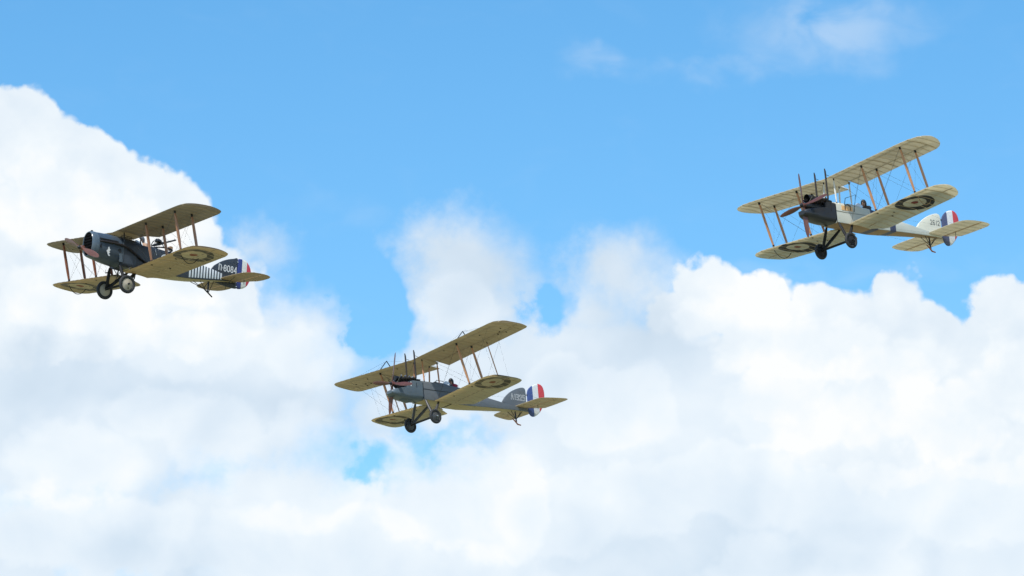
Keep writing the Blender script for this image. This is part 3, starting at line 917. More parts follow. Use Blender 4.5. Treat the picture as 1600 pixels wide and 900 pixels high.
    if kc:
        rr = []
        for x, hw, zc, hh in ((1.96, .130, .995, .135), (1.86, .135, .99, .135), (1.5, .17, .96, .14), (1.1, .21, .93, .12), (.79, .25, .90, .12)):
            rr.append([Vector((x, hw * math.cos(a), zc + hh * math.sin(a))) for a in [2 * math.pi * k / 18 for k in range(18)]])
        sc = obj('air_scoop', mesh('air_scoop', *loft(rr, True, False), True), root, [M_BLACK])
        obj('scoop_mouth', mesh('scoop_mouth', *lathe([(.128, 1.962), (.14, 1.975), (.14, 1.95), (.128, 1.945), (.11, 1.93), (0.0, 1.80)], 'X', 20, (0, 0, .995)), True), sc, [M_RECESS])
    else:
        rr = []
        for x, hw, zc, hh in ((2.02, .12, .93, .11), (1.9, .15, .94, .09), (1.5, .17, .95, .05), (1.1, .2, .95, .05), (.79, .3, .92, .06)):
            rr.append([Vector((x, hw * math.cos(a), zc + hh * math.sin(a))) for a in [2 * math.pi * k / 16 for k in range(16)]])
        obj('air_scoop', mesh('air_scoop', *loft(rr, True, True), True), root, [M_BLACK])
    a0 = cfg['prop_ang']
    propeller(root, P['hx'] - .04, P['hz'], 1.36, [a0 + k * math.pi / 2 for k in range(4)], 0.20)
    # cabane
    cm = cfg['cabane_m']
    for sg in (1, -1):
        for aft, zb in ((0.0, .80), (sp, .77)):
            strut('cabane_strut', (P['S'] - aft + .02, sg * .34, zb), wu.bottom(P['yc'], aft, sg), root, cm, .045, .5)
    # interplane struts
    ys = cfg['struts']
    for sg in (1, -1):
        for y in ys:
            for aft in (0.0, sp):
                strut('interplane_strut', wl.top(y, aft, sg) - Vector((0, 0, .02)), wu.bottom(y, aft, sg), root, M_STRUT, .070, .52)
    # wires
    for sg in (1, -1):
        for aft in (0.0, sp):
            st = [(.40, .40)] + [(y, y) for y in ys]
            prev_l, prev_u = .42, P['yc']
            for y in ys:
                for dx in ((0.0, .03) if aft == 0 else (0.0,)):
                    wire(wl.top(prev_l, aft + dx, sg), wu.bottom(y, aft + dx, sg), root)
                wire(wu.bottom(prev_u, aft, sg), wl.top(y, aft, sg), root)
                prev_l = prev_u = y
        for y in ys:
            wire(wl.top(y, 0, sg), wu.bottom(y, sp, sg), root, .0035); wire(wl.top(y, sp, sg), wu.bottom(y, 0, sg), root, .0035)
    # overhang bracing of the single bay machine
    if not kc:
        yo = ys[0]
        for sg in (1, -1):
            ap = wu.p(yo, sp * .5, .60, sg)
            kp = tube_obj('kingpost', [wu.top(yo, 0.0, sg), ap, wu.top(yo, sp, sg)], .024, M_STEEL, root, 8)
            wire(ap, wu.top(4.7, 0.1, sg), root); wire(ap, wu.top(4.7, .8, sg), root); wire(ap, wu.top(P['yc'] + .3, .4, sg), root, .0035)
            for aft in (0.0, sp):
                wire(wl.top(yo, aft, sg), wu.bottom(4.7, aft, sg), root); 
            ya = P['ya']; sa = P['sa']
            strut('aileron_strut', wl.top(ya, sa - .05, sg), wu.bottom(ya, sa - .05, sg), root, M_STRUT, .030, .6)
            for y, aft in ((3.9, .35), (4.25, .95)):
                wire(wl.top(min(y, 4.1), aft, sg), wu.bottom(y, aft, sg), root, .0035)
            for y, aft in ((3.85, .30), (4.6, .80), (4.75, 1.05), (4.35, .92), (1.6, .15), (1.75, .8), (4.95, .55)):
                b = wu.bottom(y, aft, sg)
                tube_obj('wire_anchor', [b + Vector((.03, 0, .004)), b + Vector((-.03, 0, -.014))], [.028, .018], M_STEEL, root, 6)
        for sg in (1,):
            tube_obj('boarding_step', [(-.17, .40, -.30), (-.50, .38, -.17), (-.83, .37, -.03)], [.012, .018, .018], M_STEEL, root, 6)
    for sg in (1, -1):
        for y, aft in cfg['anchors']:
            b = wl.bottom(y, aft, sg)
            tube_obj('wire_anchor', [b + Vector((.035, 0, .004)), b + Vector((-.035, 0, -.012))], [.026, .018], M_STEEL, root, 6)
        if kc:
            yo = ys[-1]
            a_, b_ = wl.bottom(yo + .05, .05, sg), wl.bottom(yo - .05, sp + .05, sg)
            pts = []
            for k in range(13):
                f = k / 12
                q = a_.lerp(b_, f); q.z -= .34 * math.sin(math.pi * min(f * .95 + .02, 1)) ** .7; pts.append(q)
            tube_obj('wingtip_skid', pts, .014, M_STEEL if sg < 0 else M_SPAR, root, 7)
    # tail
    tp, els, yh = split_plate(cfg['tail'], cfg['hinge'], cfg['tail_z'], .055, cfg['wing_mats'][1], root)
    fin = plate('fin', smooth_outline(cfg['fin'], 3), 0.0, .05, cfg['fin_m'], root)
    rud = plate('rudder', smooth_outline(cfg['rud'], 3), 0.0, .055, cfg['rud_m'], root)
    for z in (.55, 1.0): box('rudder_hinge', (cfg['rud'][0][0] + .01, 0, z), (.07, .06, .03), M_STEEL, rud)
    fin_text(fin, cfg['serial'], *cfg['serial_at'], .0255, cfg['serial_m'], cfg['serial_w'], cfg.get('serial_fill'))
    zt = cfg['tail_z']
    for sg in (1, -1):
        wire((-5.2, 0, 1.15), (-5.3, sg * 1.3, zt + .03), root, .0035); wire((-5.3, sg * 1.3, zt - .03), (-5.1, 0, .16), root, .0035)
        wire((-1.5, sg * .38, .55), (cfg['hinge'] - .03, sg * yh * .32, zt + .20), root, .003)
        wire((-1.5, sg * .38, .10), (cfg['hinge'] - .03, sg * yh * .32, zt - .20), root, .003)
    tail_skid(root, [(-4.70, 0, -.18), (-4.86, 0, -.30), (-5.0, 0, -.43), (-5.18, 0, -.45)], [(-4.90, 0, .18), (-4.93, 0, -.33)],
              [((-4.56, .12, .13), (-4.92, 0, -.2)), ((-4.56, -.12, .13), (-4.92, 0, -.2)), ((-5.28, .06, .17), (-4.94, 0, -.2)), ((-5.28, -.06, .17), (-4.94, 0, -.2))])
    undercarriage(root, P['wx'], P['wz'], P['wy'], [(.64, .345, .03), (-.12, .345, .01)], cfg['leg_m'], cfg['wheel_r'], .062, cfg['disc_m'], .068, M_STEEL if kc else None)
    # seam and deck trim
    for sg in (1, -1):
        box('firewall_strap', (.757, sg * .3885, .39), (.03, .012, .76), M_BLACK, fus)
        tube_obj('longeron_edge', [(.74, sg * .391, .50), (-.15, sg * .395, .485), (-.95, sg * .395, .50)], .011, cfg['trim_m'], fus, 5)
    ws_r = []
    for x, hh in ((-.90, .22), (-.80, .14), (-.68, .0)):
        ws_r.append([Vector((x - .02 * abs(k), .035 * k, .90 + hh * (1 - (k / 6.5) ** 2))) for k in range(-6, 7)])
    obj('windscreen', mesh('windscreen', *loft(ws_r, False, False), True), root, [M_GLARE])
    if kc:
        for sg in (1, -1):
            pn = box('cockpit_side_panel', (.12, sg * .392, .66), (.62, .02, .19), wood('varnished_ply', (.74, .44, .18)), root, None, .004)
            tube_obj('strap', [(.25, sg * .405, .60), (.24, sg * .42, .78), (.10, sg * .40, .84), (-.05, sg * .42, .78), (-.06, sg * .405, .60)], .02, M_LEATHER, pn, 6)
        tube_obj('gun_mounting', [(.23, .38, .80), (.15, .38, 1.09), (-.46, .38, 1.31), (-.26, .40, .56)], .014, M_STEEL, root, 7)
    else:
        tube_obj('gun_mounting', [(-.10, .22, .90), (-.18, .24, 1.02), (-.52, .22, 1.02), (-.62, .2, 1.0)], .014, M_STEEL, root, 7)
        tube_obj('gun_mounting', [(.0, .22, .90), (-.18, .20, .98), (-.3, .12, .93)], .012, M_STEEL, root, 7)
    return root

def side_paint(name, base, under=None, bands=None, ring=None, amt=.08, rough=.45, navy=(.045, .055, .12), white=None):
    """doped fuselage side with painted bands across it and a ring"""
    def f(n):
        v = oc(n); x, y, z = n.xyz(v)
        c = worn(n, base, amt, 2.2)
        for a, b in (bands or []):
            c = n.mix(n.mul(n.smooth(x, a - .006, a + .006), n.smooth(x, b - .006, b + .006, 1.0, 0.0)), c, navy)
        if ring:
            cx, cz, r1, r2 = ring
            r = n.m('SQRT', n.add(n.mul(n.sub(x, cx), n.sub(x, cx)), n.mul(n.sub(z, cz), n.sub(z, cz))))
            c = n.mix(n.mul(n.smooth(r, r1 - .006, r1 + .006), n.smooth(r, r2 - .006, r2 + .006, 1.0, 0.0)), c, navy)
        return principled(n, c, rough, 0.0, 0.4)
    return mat(name, f)

# ---- cream machine, clear doped linen
PC = dict(G=1.887, S=.599, d=.059, inc=.064, sp=.861, yc=.285, wx=.589, wy=.866, wz=-.861, hx=2.224, hz=.64)
LIN_C = dict(refl=(0.58, 0.54, 0.43), trans=(0.83, 0.775, 0.62))
c_top = fabric('clear_doped_linen_top', LIN_C['refl'], LIN_C['trans'], 0.46)
c_und = fabric('clear_doped_linen', LIN_C['refl'], LIN_C['trans'], 0.46, patch=(-.15, .80, 2.95, 4.05))
c_rnd = fabric('clear_doped_linen_with_roundel', (.68, .64, .53), (.90, .86, .71), 0.54, (-.66, 3.36, .15, .47, .80), (.012, .013, .026), (.24, .03, .028), None, .06)
tipC_u = [(4.2, -.30), (4.75, -.26), (5.1, -.17), (5.36, -.02), (5.5, .2), (5.53, .45), (5.44, .75), (5.25, 1.08), (5.0, 1.32), (4.7, 1.43)]
tipC_l = [(4.2, -.15), (4.75, -.12), (5.1, -.03), (5.34, .12), (5.46, .34), (5.48, .6), (5.38, .92), (5.18, 1.26), (4.95, 1.50), (4.65, 1.60)]
tailC = [(-4.78, 0.0), (-4.74, .9), (-4.74, 1.6), (-4.80, 2.0), (-4.96, 2.17), (-5.25, 2.25), (-5.62, 2.28), (-6.1, 2.22), (-6.36, 2.08), (-6.45, 1.9), (-6.47, 1.4), (-6.47, .64), (-6.44, .34), (-6.20, .20), (-5.95, .10)]
finC = [(-4.22, .44), (-4.25, .56), (-4.40, .71), (-4.68, .92), (-5.0, 1.09), (-5.36, 1.22), (-5.58, 1.245), (-5.69, 1.17), (-5.71, 1.0), (-5.70, .6), (-5.68, .32), (-4.9, .33)]
rudC = [(-5.74, .72), (-5.75, 1.02), (-5.84, 1.19), (-6.05, 1.37), (-6.32, 1.48), (-6.56, 1.48), (-6.73, 1.36), (-6.80, 1.15), (-6.79, .9), (-6.72, .62), (-6.59, .36), (-6.42, .16), (-6.22, -.01), (-6.0, -.09), (-5.85, -.05), (-5.74, .10), (-5.71, .35)]
cowlC = [(.768, .383, .0, .79, .85), (1.27, .383, .01, .79, .84), (1.285, .38, .01, .57, .61), (1.7, .365, .04, .50, .55), (2.02, .33, .10, .45, .50), (2.22, .27, .17, .42, .45), (2.33, .18, .24, .38, .40)]
cowlC = [(*q, dict(rb=.16)) for q in cowlC]
cream = side_paint('cream_doped_sides', (.60, .61, .54), None, [(-2.66, -2.29), (-1.56, -1.20)], (-1.92, .26, .13, .185), .06)
c_bottom = side_paint('varnished_belly', (.30, .18, .085), None, [(-2.66, -2.29), (-1.56, -1.20)], None, .14)
cre_deck = paint('cream_deck', (.62, .62, .54), .4, .05)
tandemC = tandem(dict(kind='C', P=PC, label='cream biplane with black engine cowling and serial 2612, alone against open blue sky',
    R=(-0.763, 0.641, -0.086, -0.106, -0.255, -0.961, -0.638, -0.724, 0.262), t=(13.339, -2.442, 167.081),
    tips={True: tipC_u, False: tipC_l}, le={True: -.31, False: -.12}, te={True: 1.45, False: 1.62}, roots={True: .345, False: .40},
    cuts={True: [(0.0, .90), (.34, .92), (.3401, 1.47), (1.0, 1.45)], False: [(0.0, 1.0), (.48, 1.05), (.80, 1.55), (1.0, 1.64)]},
    wing_mats=[c_top, c_und, c_rnd], ail={True: (2.5, 4.75, 1.0), False: (2.5, 4.7, 1.12)}, pitch=.36, struts=(1.869, 4.063), anchors=((2.2, .65), (1.87, .05), (1.87, .9), (3.0, 1.2)),
    fus_mats=[cream, c_bottom, cre_deck], cowl=cowlC, cowl_m=paint('black_cowling', (.017, .020, .026), .36, .3, 4.0), cabane_m=M_WHITE, prop_ang=math.radians(3.5),
    tail=tailC, hinge=-5.70, tail_z=.30, fin=finC, rud=rudC, fin_m=paint('cream_fin', (.70, .69, .58), .45, .06), rud_m=rudder_mat('rudder_stripes_slate', -6.09, -6.44, (.07, .085, .17), (.66, .67, .68), (.55, .05, .06)),
    serial='2612', serial_at=(-5.06, -5.60, .72, .205), serial_m=M_BLACK, serial_w=.115, leg_m=M_MATT, disc_m=M_MATT, wheel_r=.33, trim_m=paint('grey_edge', (.25, .25, .22))))

# ---- grey machine, single bay
PE = dict(G=1.866, S=.599, d=.056, inc=.055, sp=.867, yc=.265, wx=.593, wy=.858, wz=-.855, hx=2.211, hz=.676, ya=3.36, sa=1.165)
e_top = fabric('olive_doped_linen', (.16, .13, .07), (.60, .50, .30), 0.46)
e_und = fabric('plain_linen_under', (.45, .395, .275), (.62, .54, .37), 0.40)
e_rnd = fabric('plain_linen_under_roundel', (.68, .59, .40), (.86, .75, .50), 0.48, (-.62, 3.40, .15, .49, .80), (.045, .042, .035), (.33, .08, .03), None, .30)
tipE_u = [(5.2, -.37), (5.38, -.345), (5.52, -.27), (5.62, -.12), (5.71, .12), (5.79, .5), (5.845, .95), (5.85, 1.18), (5.79, 1.34), (5.64, 1.42)]
tipE_l = [(3.7, -.22), (3.9, -.195), (4.03, -.12), (4.13, .02), (4.22, .3), (4.32, .75), (4.40, 1.15), (4.41, 1.34), (4.34, 1.50), (4.18, 1.58)]
tailE = [(-4.92, 0.0), (-4.95, .75), (-4.97, 1.35), (-5.03, 1.58), (-5.25, 1.76), (-5.6, 1.88), (-6.0, 1.97), (-6.25, 2.0), (-6.38, 1.94), (-6.42, 1.75), (-6.44, .86), (-6.42, .34), (-6.2, .2), (-5.95, .1)]
finE = [(-4.2, .48), (-4.22, .62), (-4.37, .79), (-4.65, 1.01), (-4.95, 1.17), (-5.28, 1.29), (-5.50, 1.325), (-5.61, 1.27), (-5.64, 1.1), (-5.63, .65), (-5.62, .33), (-4.9, .36)]
rudE = [(-5.69, .72), (-5.70, 1.09), (-5.80, 1.29), (-6.05, 1.48), (-6.32, 1.585), (-6.50, 1.60), (-6.66, 1.53), (-6.75, 1.36), (-6.77, 1.1), (-6.72, .80), (-6.60, .53), (-6.42, .29), (-6.2, .11), (-5.99, .02), (-5.83, .04), (-5.72, .16), (-5.67, .40)]
cowlE = [(.768, .385, .0, .80, .88), (1.3, .385, -.03, .80, .86), (1.60, .38, -.02, .70, .74), (1.63, .38, -.02, .47, .50), (2.0, .36, .03, .42, .46), (2.28, .30, .12, .35, .38), (2.40, .19, .20, .29, .31)]
cowlE = [(*q, dict(rb=.17)) for q in cowlE]
grey = side_paint('battleship_grey_sides', (.135, .15, .165), None, None, None, .10)
e_bottom = side_paint('plain_belly', (.42, .34, .17), None, None, None, .12)
tandemE = tandem(dict(kind='E', P=PE, label='grey biplane with long upper wing and serial A1325, lowest of the three',
    R=(-0.75, 0.656, -0.084, -0.121, -0.261, -0.958, -0.65, -0.708, 0.276), t=(-3.528, 5.074, 182.679),
    tips={True: tipE_u, False: tipE_l}, le={True: -.36, False: -.16}, te={True: 1.48, False: 1.66}, roots={True: .33, False: .40},
    cuts={True: [(0.0, .90), (.325, .92), (.3255, 1.52), (1.0, 1.5), (5.0, 1.44)], False: [(0.0, 1.0), (.5, 1.0), (.88, 1.66), (1.2, 1.68), (3.9, 1.62)]},
    wing_mats=[e_top, e_und, e_rnd], ail={True: (2.9, 5.35, 1.0), False: (2.9, 4.05, 1.15)}, pitch=.33, struts=(2.613,), anchors=((2.65, .08), (1.3, .2)),
    fus_mats=[grey, e_bottom, grey], cowl=cowlE, cowl_m=paint('blue_grey_cowling', (.088, .118, .142), .33, .16, 2.5), cabane_m=M_STRUT, prop_ang=math.radians(-15.0),
    tail=tailE, hinge=-5.72, tail_z=.40, fin=finE, rud=rudE, fin_m=paint('grey_fin', (.12, .135, .15), .45, .10), rud_m=rudder_mat('rudder_stripes_blue', -6.04, -6.38, (.05, .085, .25), (.66, .68, .68), (.60, .05, .06)),
    serial='A1325', serial_at=(-4.72, -5.53, .715, .23), serial_m=M_WHITE, serial_w=.21, serial_fill=paint('serial_grey', (.10, .11, .12)), leg_m=paint('dark_grey_legs', (.06, .06, .065), .45, .2), disc_m=paint('dark_disc', (.05, .055, .06), .5, .15), wheel_r=.33, trim_m=M_BLACK))

# ------------------------------------------------------------------ the dark fighter
PB = dict(G=1.588, S=.414, d=.069, inc=.029, sp=.781, hx=2.0, hz=.73)
b_top = fabric('brown_doped_linen', (.10, .08, .045), (.46, .36, .19), 0.34)
b_und = fabric('aged_linen_upper', (.33, .295, .245), (.46, .41, .33), 0.28)
b_rnd = fabric('aged_linen_roundel', (.60, .47, .28), (.78, .62, .36), 0.40, (-.55, 4.05, .16, .51, .79), (.085, .082, .075), (.38, .08, .03), (.80, .70, .48), .15)
tipB = [(4.4, -.29), (4.72, -.27), (4.92, -.21), (5.06, -.09), (5.19, .15), (5.29, .52), (5.345, .9), (5.33, 1.14), (5.23, 1.31), (5.05, 1.41), (4.8, 1.45)]
def fighter():
    P = PB
    root = aeroplane('dark slate biplane with white stripes along its rear fuselage and serial D8084', (-0.786, 0.616, 0.05, -0.177, -0.146, -0.973, -0.592, -0.774, 0.224), (-15.11, -0.495, 161.784), GROUP)
    cutu = [(0.0, .84), (.40, .87), (.60, .97), (.70, 1.12), (.75, 1.28), (.86, 1.39), (1.1, 1.43)]
    cutl = [(0.0, .8), (.44, .82), (.62, 1.0), (.74, 1.22), (.88, 1.38), (1.15, 1.47)]
    W_ = aerofoils(root, P, {True: tipB, False: [(y, x + (.03 if x > 1 else 0)) for y, x in tipB]}, {True: -.27, False: -.25}, {True: 1.44, False: 1.5}, {True: .36, False: .43}, {True: cutu, False: cutl},
                   [b_top, b_und, b_rnd], {True: (2.8, 4.85, .93), False: (2.8, 4.85, .95)}, .34)
    wu, wl = W_[True], W_[False]
    rings = [wu.sec(abs(y), 1 if y >= 0 else -1, 0.0) for y in (-.354, -.15, -.001, .001, .15, .354)]
    me = mesh('centre_section', *loft(rings), True)
    for p in me.polygons: p.material_index = 0 if p.normal.z > 0 else 1
    obj('centre_section', me, root, [b_top, fabric('centre_linen', (.55, .49, .36), (.7, .62, .46), .45)])
    sp = P['sp']
    slate = (.031, .039, .052)
    def stripe(n):
        v = oc(n); x, y, z = n.xyz(v)
        c = worn(n, slate, .16, 2.5)
        ph = n.m('FRACT', n.mul(n.sub(-2.80, x), 1.0 / .1435))
        on = n.mul(n.smooth(ph, .02, .07), n.smooth(ph, .58, .63, 1.0, 0.0))
        low = n.add(.36, n.mul(n.m('MAXIMUM', n.sub(-2.8, x), 0.0), .145))
        on = n.mul(on, n.mul(n.smooth(x, -4.53, -4.52), n.smooth(x, -2.80, -2.79, 1.0, 0.0)))
        on = n.mul(on, n.smooth(n.sub(z, low), .02, .04))
        k = n.noise(v, 7.0, 4.0, .6).outputs['Fac']
        c = n.mix(n.mul(on, n.add(.86, n.mul(k, .14))), c, (.82, .84, .85))
        # white disc of the side marking
        r = n.m('SQRT', n.add(n.m('POWER', n.sub(x, -1.60), 2.0), n.m('POWER', n.sub(z, .86), 2.0)))
        c = n.mix(n.smooth(r, .20, .21, 1.0, 0.0), c, (.70, .72, .72))
        return principled(n, c, .42, 0.0, .5)
    m_side = mat('slate_sides_with_stripes', stripe)
    m_cowl = paint('slate_cowling', (.054, .074, .100), .30, .18, 2.0, 0.0, .5)
    m_bot = side_paint('linen_belly', (.40, .33, .17), None, None, None, .12)
    secs = [(.36, .43, .235, 1.06, 1.46, dict(rb=.12)), (.0, .43, .225, 1.08, 1.45, dict(rb=.08)), (-.30, .425, .225, 1.10, 1.43), (-.52, .42, .23, 1.11, 1.36), (-.53, .42, .23, 1.11, 1.34, dict(cockpit=.5)), (-1.06, .415, .235, 1.11, 1.32, dict(cockpit=.5)), (-1.07, .415, .235, 1.11, 1.34),
            (-1.27, .41, .24, 1.11, 1.34), (-1.28, .41, .24, 1.11, 1.34, dict(cockpit=.55)), (-2.0, .375, .265, 1.09, 1.30, dict(cockpit=.55)), (-2.01, .375, .265, 1.09, 1.28), (-2.5, .34, .29, 1.06, 1.20), (-3.0, .305, .335, 1.02, 1.10), (-3.5, .26, .40, .985, 1.03),
            (-4.0, .205, .475, .93, .955), (-4.5, .14, .555, .86, .875), (-4.9, .08, .61, .80, .81), (-5.22, .03, .655, .75, .755)]
    fus = body('fuselage', secs, root, [m_side, m_bot], lambda nn, c: 1 if nn.z < -.55 and c.x < -.1 else 0)
    def oval(x, hw, zb, zt, n=28, pw=.90):
        cz, hh = (zb + zt) / 2, (zt - zb) / 2
        out_ = []
        for k in range(n):
            a = 2 * math.pi * k / n
            out_.append(Vector((x, hw * math.copysign(abs(math.cos(a)) ** pw, math.cos(a)), cz + hh * math.copysign(abs(math.sin(a)) ** pw, math.sin(a)))))
        return out_
    cow = obj('engine_cowling', mesh('engine_cowling', *loft([oval(*q) for q in ((1.46, .425, .375, 1.445), (1.3, .44, .345, 1.455), (1.0, .45, .29, 1.46), (.6, .45, .245, 1.46), (.365, .437, .232, 1.455))]), True), root, [m_cowl])
    shell = obj('radiator_shell', mesh('radiator_shell', *loft([oval(*q) for q in ((1.455, .43, .37, 1.45), (1.6, .42, .40, 1.455), (1.70, .39, .43, 1.44), (1.735, .355, .46, 1.415), (1.73, .335, .48, 1.395), (1.68, .33, .485, 1.39))], True, False), True), root, [paint('slate_radiator_shell', (.085, .115, .145), .24, .15, 2.0)])
    core = obj('radiator_core', mesh('radiator_core', *loft([oval(*q) for q in ((1.69, .335, .48, 1.395), (1.66, .335, .48, 1.395))]), True), shell, [M_RECESS])
    for k in range(7):
        z = .58 + k * .115
        hw = .325 * math.sqrt(max(0.05, 1 - ((z - .94) / .47) ** 2))
        box('shutter_slat', (1.705, 0, z), (.02, hw * 1.9, .03), M_RECESS, core, (0, .5, 0))
    tube_obj('filler_cap', [(1.58, 0, 1.45), (1.58, 0, 1.50)], .045, M_STEEL, shell, 12)
    tube_obj('propeller_shaft', [(1.6, 0, .73), (1.97, 0, .73)], .06, M_STEEL, root, 12)
    propeller(root, 1.98, .73, 1.42, [math.radians(-23), math.radians(157)], .24, wood('propeller_walnut', (.13, .052, .03)))
    for sg in (1, -1):
        box('cowl_slot', (1.03, sg * .432, 1.15), (.86, .03, .05), M_BLACK, cow, (0, 0, 0), .008)
        mf = tube_obj('exhaust_pipe', [(1.44, sg * .455, 1.04), (1.1, sg * .47, 1.06), (.75, sg * .475, 1.06), (.40, sg * .475, 1.04), (.15, sg * .475, .98), (-.14, sg * .475, .84), (-.45, sg * .475, .67), (-.75, sg * .475, .53)], [.032, .045, .048, .048, .048, .046, .044, .042], M_EXH, root, 10)
        for k in range(6): tube_obj('exhaust_stub', [(1.36 - k * .15, sg * .40, 1.10), (1.34 - k * .15, sg * .46, 1.06)], .026, M_EXH, mf, 8)
        box('cowl_vent', (1.385, sg * .437, .86), (.07, .02, .15), M_BLACK, cow, None, .009)
        tube_obj('inspection_port', [(.53, sg * .44, .83), (.53, sg * .458, .83)], [.075, .072], M_BLACK, cow, 16)
        box('cowl_seam', (.362, sg * .437, .84), (.02, .014, .9), paint('seam_grey', (.10, .13, .16), .3), cow)
        box('cowl_hatch', (.46, sg * .441, .55), (.13, .014, .34), paint('worn_slate_hatch', (.095, .125, .155), .3, .2), cow, None, .006)
        box('access_panel', (.02, sg * .428, .55), (.55, .012, .36), paint('slate_panel', (.045, .058, .078), .4, .15), fus, None, .004)
    # white emblem on the cowling side
    def em(u, v, l): return Vector((1.14 - u * .19, .462 + l, .52 + v * .36))
    rows = [(.90, 1.0, .45, .62), (.80, .90, .36, .72), (.72, .80, .42, .80), (.62, .72, .25, .95), (.52, .62, .10, .80), (.44, .52, .02, .70), (.36, .44, .15, .88), (.28, .36, .25, .78), (.18, .28, .30, .60), (.08, .18, .40, .78), (0.0, .08, .52, .92)]
    emblem_rows(rows, em, M_WHITE, cow, 'cowling_emblem')
    # struts
    for sg in (1, -1):
        for y in (1.99, 3.995):
            for aft in (0.0, sp):
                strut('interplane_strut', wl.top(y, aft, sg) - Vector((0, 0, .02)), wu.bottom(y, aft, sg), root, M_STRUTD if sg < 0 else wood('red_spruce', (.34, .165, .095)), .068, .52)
        for x, zb in ((.31, 1.30), (-.46, 1.12)):
            strut('cabane_strut', (x, sg * .36, zb), (x + .01, sg * .34, 1.60), root, M_STEEL, .03, .5, False)
        for x in (0.0, -sp):
            strut('belly_strut', (x, sg * .46, .04), (x, sg * .40, .26), root, M_STEEL, .035, .5, False)
    box('sight_rail', (-.05, 0, 1.505), (.62, .03, .03), M_BLACK, root); box('sight_rail', (.06, .12, 1.53), (.5, .02, .02), M_BLACK, root)
    # wires
    for sg in (1, -1):
        for aft in (0.0, sp):
            for a, b in ((.45, 1.99), (1.99, 3.995)):
                for dx in ((0, .035) if aft == 0 else (0,)):
                    wire(wl.top(a, aft + dx, sg), wu.bottom(b, aft + dx, sg), root)
                wire(wu.bottom(a if a > 1 else .36, aft, sg), wl.top(b, aft, sg), root)
        for y in (1.99, 3.995):
            wire(wl.top(y, 0, sg), wu.bottom(y, sp, sg), root, .0035); wire(wl.top(y, sp, sg), wu.bottom(y, 0, sg), root, .0035)
        for y, aft in ((1.99, .0), (1.99, .85), (3.2, .3)):
            b = wl.bottom(y, aft, sg); tube_obj('wire_anchor', [b + Vector((.035, 0, .004)), b + Vector((-.035, 0, -.012))], [.026, .018], M_STEEL, root, 6)
        a_, b_ = wl.bottom(4.0, .0, sg), wl.bottom(4.0, sp + .02, sg)
        pts = []
        for k in range(13):
            f = k / 12; q = a_.lerp(b_, f); q.z -= .34 * math.sin(math.pi * min(f * .95 + .02, 1)) ** .7; pts.append(q)
        tube_obj('wingtip_skid', pts, .015, M_STEEL, root, 7)
    # tail
    tailB = [(-4.42, 0.0), (-4.42, 1.0), (-4.46, 1.5), (-4.56, 1.8), (-4.78, 2.0), (-5.08, 2.06), (-5.4, 2.0), (-5.62, 1.86), (-5.72, 1.65), (-5.75, 1.2), (-5.70, .85), (-5.5, .55), (-5.36, .12)]
    tp, els, yh = split_plate(tailB, -5.16, .68, .05, fabric('tail_linen', (.36, .28, .17), (.5, .4, .24), .30), root)
    fin = plate('fin', smooth_outline([(-4.08, .93), (-4.10, 1.11), (-4.30, 1.27), (-4.54, 1.42), (-4.8, 1.53), (-5.05, 1.60), (-5.262, 1.635), (-5.268, 1.2), (-5.268, .75), (-4.8, .78)], 3), 0.0, .05, paint('slate_fin', slate, .42, .16, 2.5), root)
    plate('lower_fin', smooth_outline([(-4.12, .52), (-4.45, .46), (-4.85, .41), (-5.25, .41), (-5.268, .55), (-5.25, .68), (-4.8, .66), (-4.4, .60)], 3), 0.0, .05, paint('slate_fin', slate, .42, .16, 2.5), root)
    rud = plate('rudder', smooth_outline([(-5.27, .9), (-5.27, 1.3), (-5.27, 1.60), (-5.36, 1.645), (-5.5, 1.65), (-5.64, 1.62), (-5.76, 1.53), (-5.86, 1.40), (-5.92, 1.22), (-5.92, 1.0), (-5.87, .80), (-5.77, .62), (-5.62, .50), (-5.45, .435), (-5.31, .42), (-5.27, .5)], 3), 0.0, .055,
                rudder_mat('rudder_stripes_royal', -5.47, -5.70, (.028, .045, .20), (.72, .72, .67), (.58, .04, .07)), root)
    for z in (.5, 1.0, 1.5): box('rudder_hinge', (-5.255, 0, z), (.06, .062, .03), M_ALLOY, rud)
    fin_text(fin, 'D.8084', -4.38, -5.22, 1.03, .235, .0255, M_WHITE, .155)
    sk = tube_obj('tail_skid', [(-3.68, 0, .19), (-3.9, 0, .06), (-4.16, 0, -.12)], [.02, .032, .026], M_STEEL, root, 8)
    for a, b in (((-3.17, .1, .33), (-3.70, 0, .17)), ((-3.17, -.1, .33), (-3.70, 0, .17)), ((-3.5, .08, .40), (-3.86, 0, .08)), ((-3.9, .08, .45), (-3.75, 0, .16)), ((-4.15, .06, .50), (-3.98, 0, .02))):
        tube_obj('stay', [a, b], .014, M_STEEL, sk, 6)
    tube_obj('post', [(-3.95, 0, .47), (-3.95, 0, .03)], [.04, .03], M_STEEL, sk, 8)
    for sg in (1, -1):
        strut('tail_stay', (-4.6, sg * .9, .66), (-4.75, 0, .45), root, M_STEEL, .014, .6, False)
        wire((-5.0, 0, 1.5), (-5.0, sg * 1.2, .70), root, .0035)
    # undercarriage
    cr = paint('cream_wheel_disc', (.38, .345, .28), .5, .16, 5.0)
    undercarriage(root, .31, -.535, .805, [(.42, .36, .27), (-.42, .36, .24)], M_MATT, .365, .066, cr, .07, M_STEEL)
    tube_obj('rear_stay', [(.25, .3, .22), (.28, -.3, -.40)], .012, M_STEEL, root, 6); tube_obj('rear_stay', [(.25, -.3, .22), (.28, .3, -.40)], .012, M_STEEL, root, 6)
    tube_obj('oil_pump_bracket', [(.42, -.40, .10), (.55, -.44, .06), (.56, -.44, .18)], [.03, .026, .012], M_STEEL, root, 7)
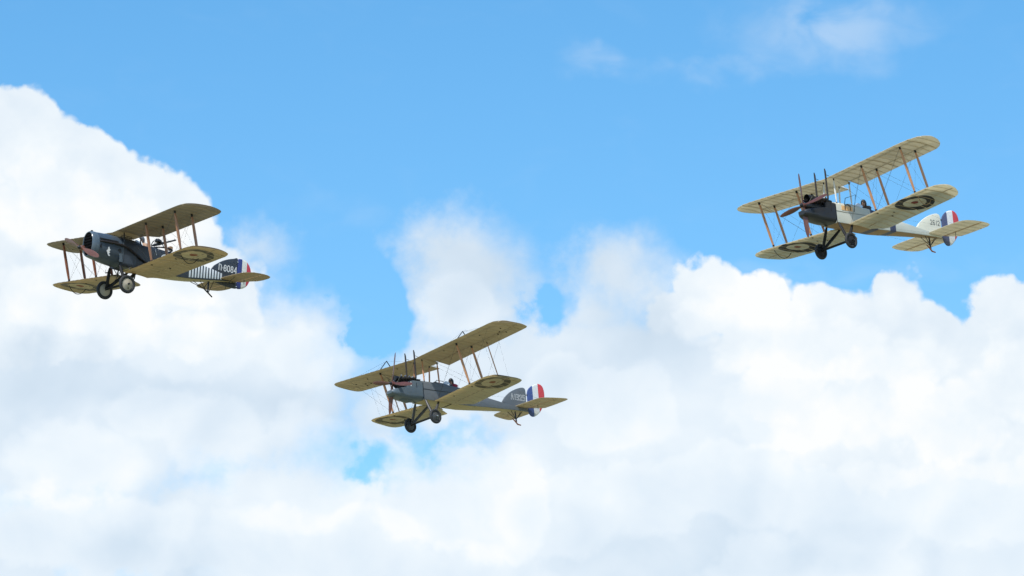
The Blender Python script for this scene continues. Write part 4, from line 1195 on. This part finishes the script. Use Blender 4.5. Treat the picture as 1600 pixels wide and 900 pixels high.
    # gunner's ring and gun
    ring = obj('gun_ring', mesh('gun_ring', *lathe([(.42 + .03 * math.cos(a), .03 * math.sin(a)) for a in [2 * math.pi * k / 8 for k in range(9)]], 'Z', 26, (-1.66, 0, 1.33)), True), root, [M_STEEL])
    tube_obj('ring_arch', [(-1.5, .40, 1.34), (-1.40, .36, 1.55), (-1.32, .1, 1.63), (-1.32, -.1, 1.63), (-1.40, -.36, 1.55), (-1.5, -.40, 1.34)], .018, M_STEEL, ring, 7)
    gun = tube_obj('machine_gun', [(-1.22, 0, 1.42), (-1.30, 0, 1.45), (-1.55, 0, 1.55), (-1.72, 0, 1.615), (-1.74, 0, 1.623), (-2.26, 0, 1.83), (-2.30, 0, 1.846)], [.03, .05, .055, .052, .034, .032, .024], M_BLACK, root, 10)
    dm = Matrix.Translation((-1.47, 0, 1.60)) @ Matrix.Rotation(math.radians(-22), 4, 'Y')
    vs, fs = lathe([(0.0, .0), (.13, .0), (.14, .02), (.14, .08), (.12, .10), (0.0, .10)], 'Z', 20)
    obj('drum_magazine', mesh('drum_magazine', [dm @ (dm.inverted() @ Vector((-1.47, 0, 1.60)) + v) for v in vs], fs, True), gun, [M_BLACK])
    tube_obj('muzzle_sight', [(-2.24, 0, 1.82), (-2.22, 0, 1.89)], .008, M_STEEL, gun, 5)
    box('ring_cushion', (-1.98, .12, 1.42), (.14, .2, .15), wood('padded_tan', (.30, .17, .08)), ring, None, .02)
    # windscreen, pilot side glass
    ws_r = []
    for x, hh in ((-.56, .20), (-.46, .14), (-.34, .0)):
        ws_r.append([Vector((x - .015 * abs(k), .04 * k, 1.38 + hh * (1 - (k / 6.5) ** 2) - .004 * k * k)) for k in range(-6, 7)])
    obj('windscreen', mesh('windscreen', *loft(ws_r, False, False), True), root, [M_GLARE])
    for sg in (1, -1):
        tube_obj('grab_rail', [(-1.12, sg * .30, 1.28), (-1.15, sg * .30, 1.52), (-1.22, sg * .28, 1.56)], .014, M_STEEL, fus, 6)
        tube_obj('foot_rail', [(-1.1, sg * .415, 1.20), (-1.18, sg * .43, .95)], .012, M_ALLOY, fus, 6)
    return root
fighterB = fighter()

# ------------------------------------------------------------------ airmen
person('airman in dark helmet and brown jacket in the rear cockpit of the cream biplane', tandemC, (-1.42, 0, .34), paint('brown_jacket', (.10, .075, .055), .6, .2), M_LEATHER, .5)
person('airman in a red jacket in the rear cockpit of the grey biplane', tandemE, (-1.38, 0, .31), paint('red_jacket', (.42, .03, .05), .6, .15), M_LEATHER, .5, .1, paint('grey_scarf', (.16, .17, .18)))
person('airman with grey helmet and tan jacket in the striped biplane, ahead of its gun', fighterB, (-.86, 0, .72), paint('tan_jacket', (.42, .28, .20), .6, .12), paint('grey_leather', (.10, .105, .12), .45), .5)
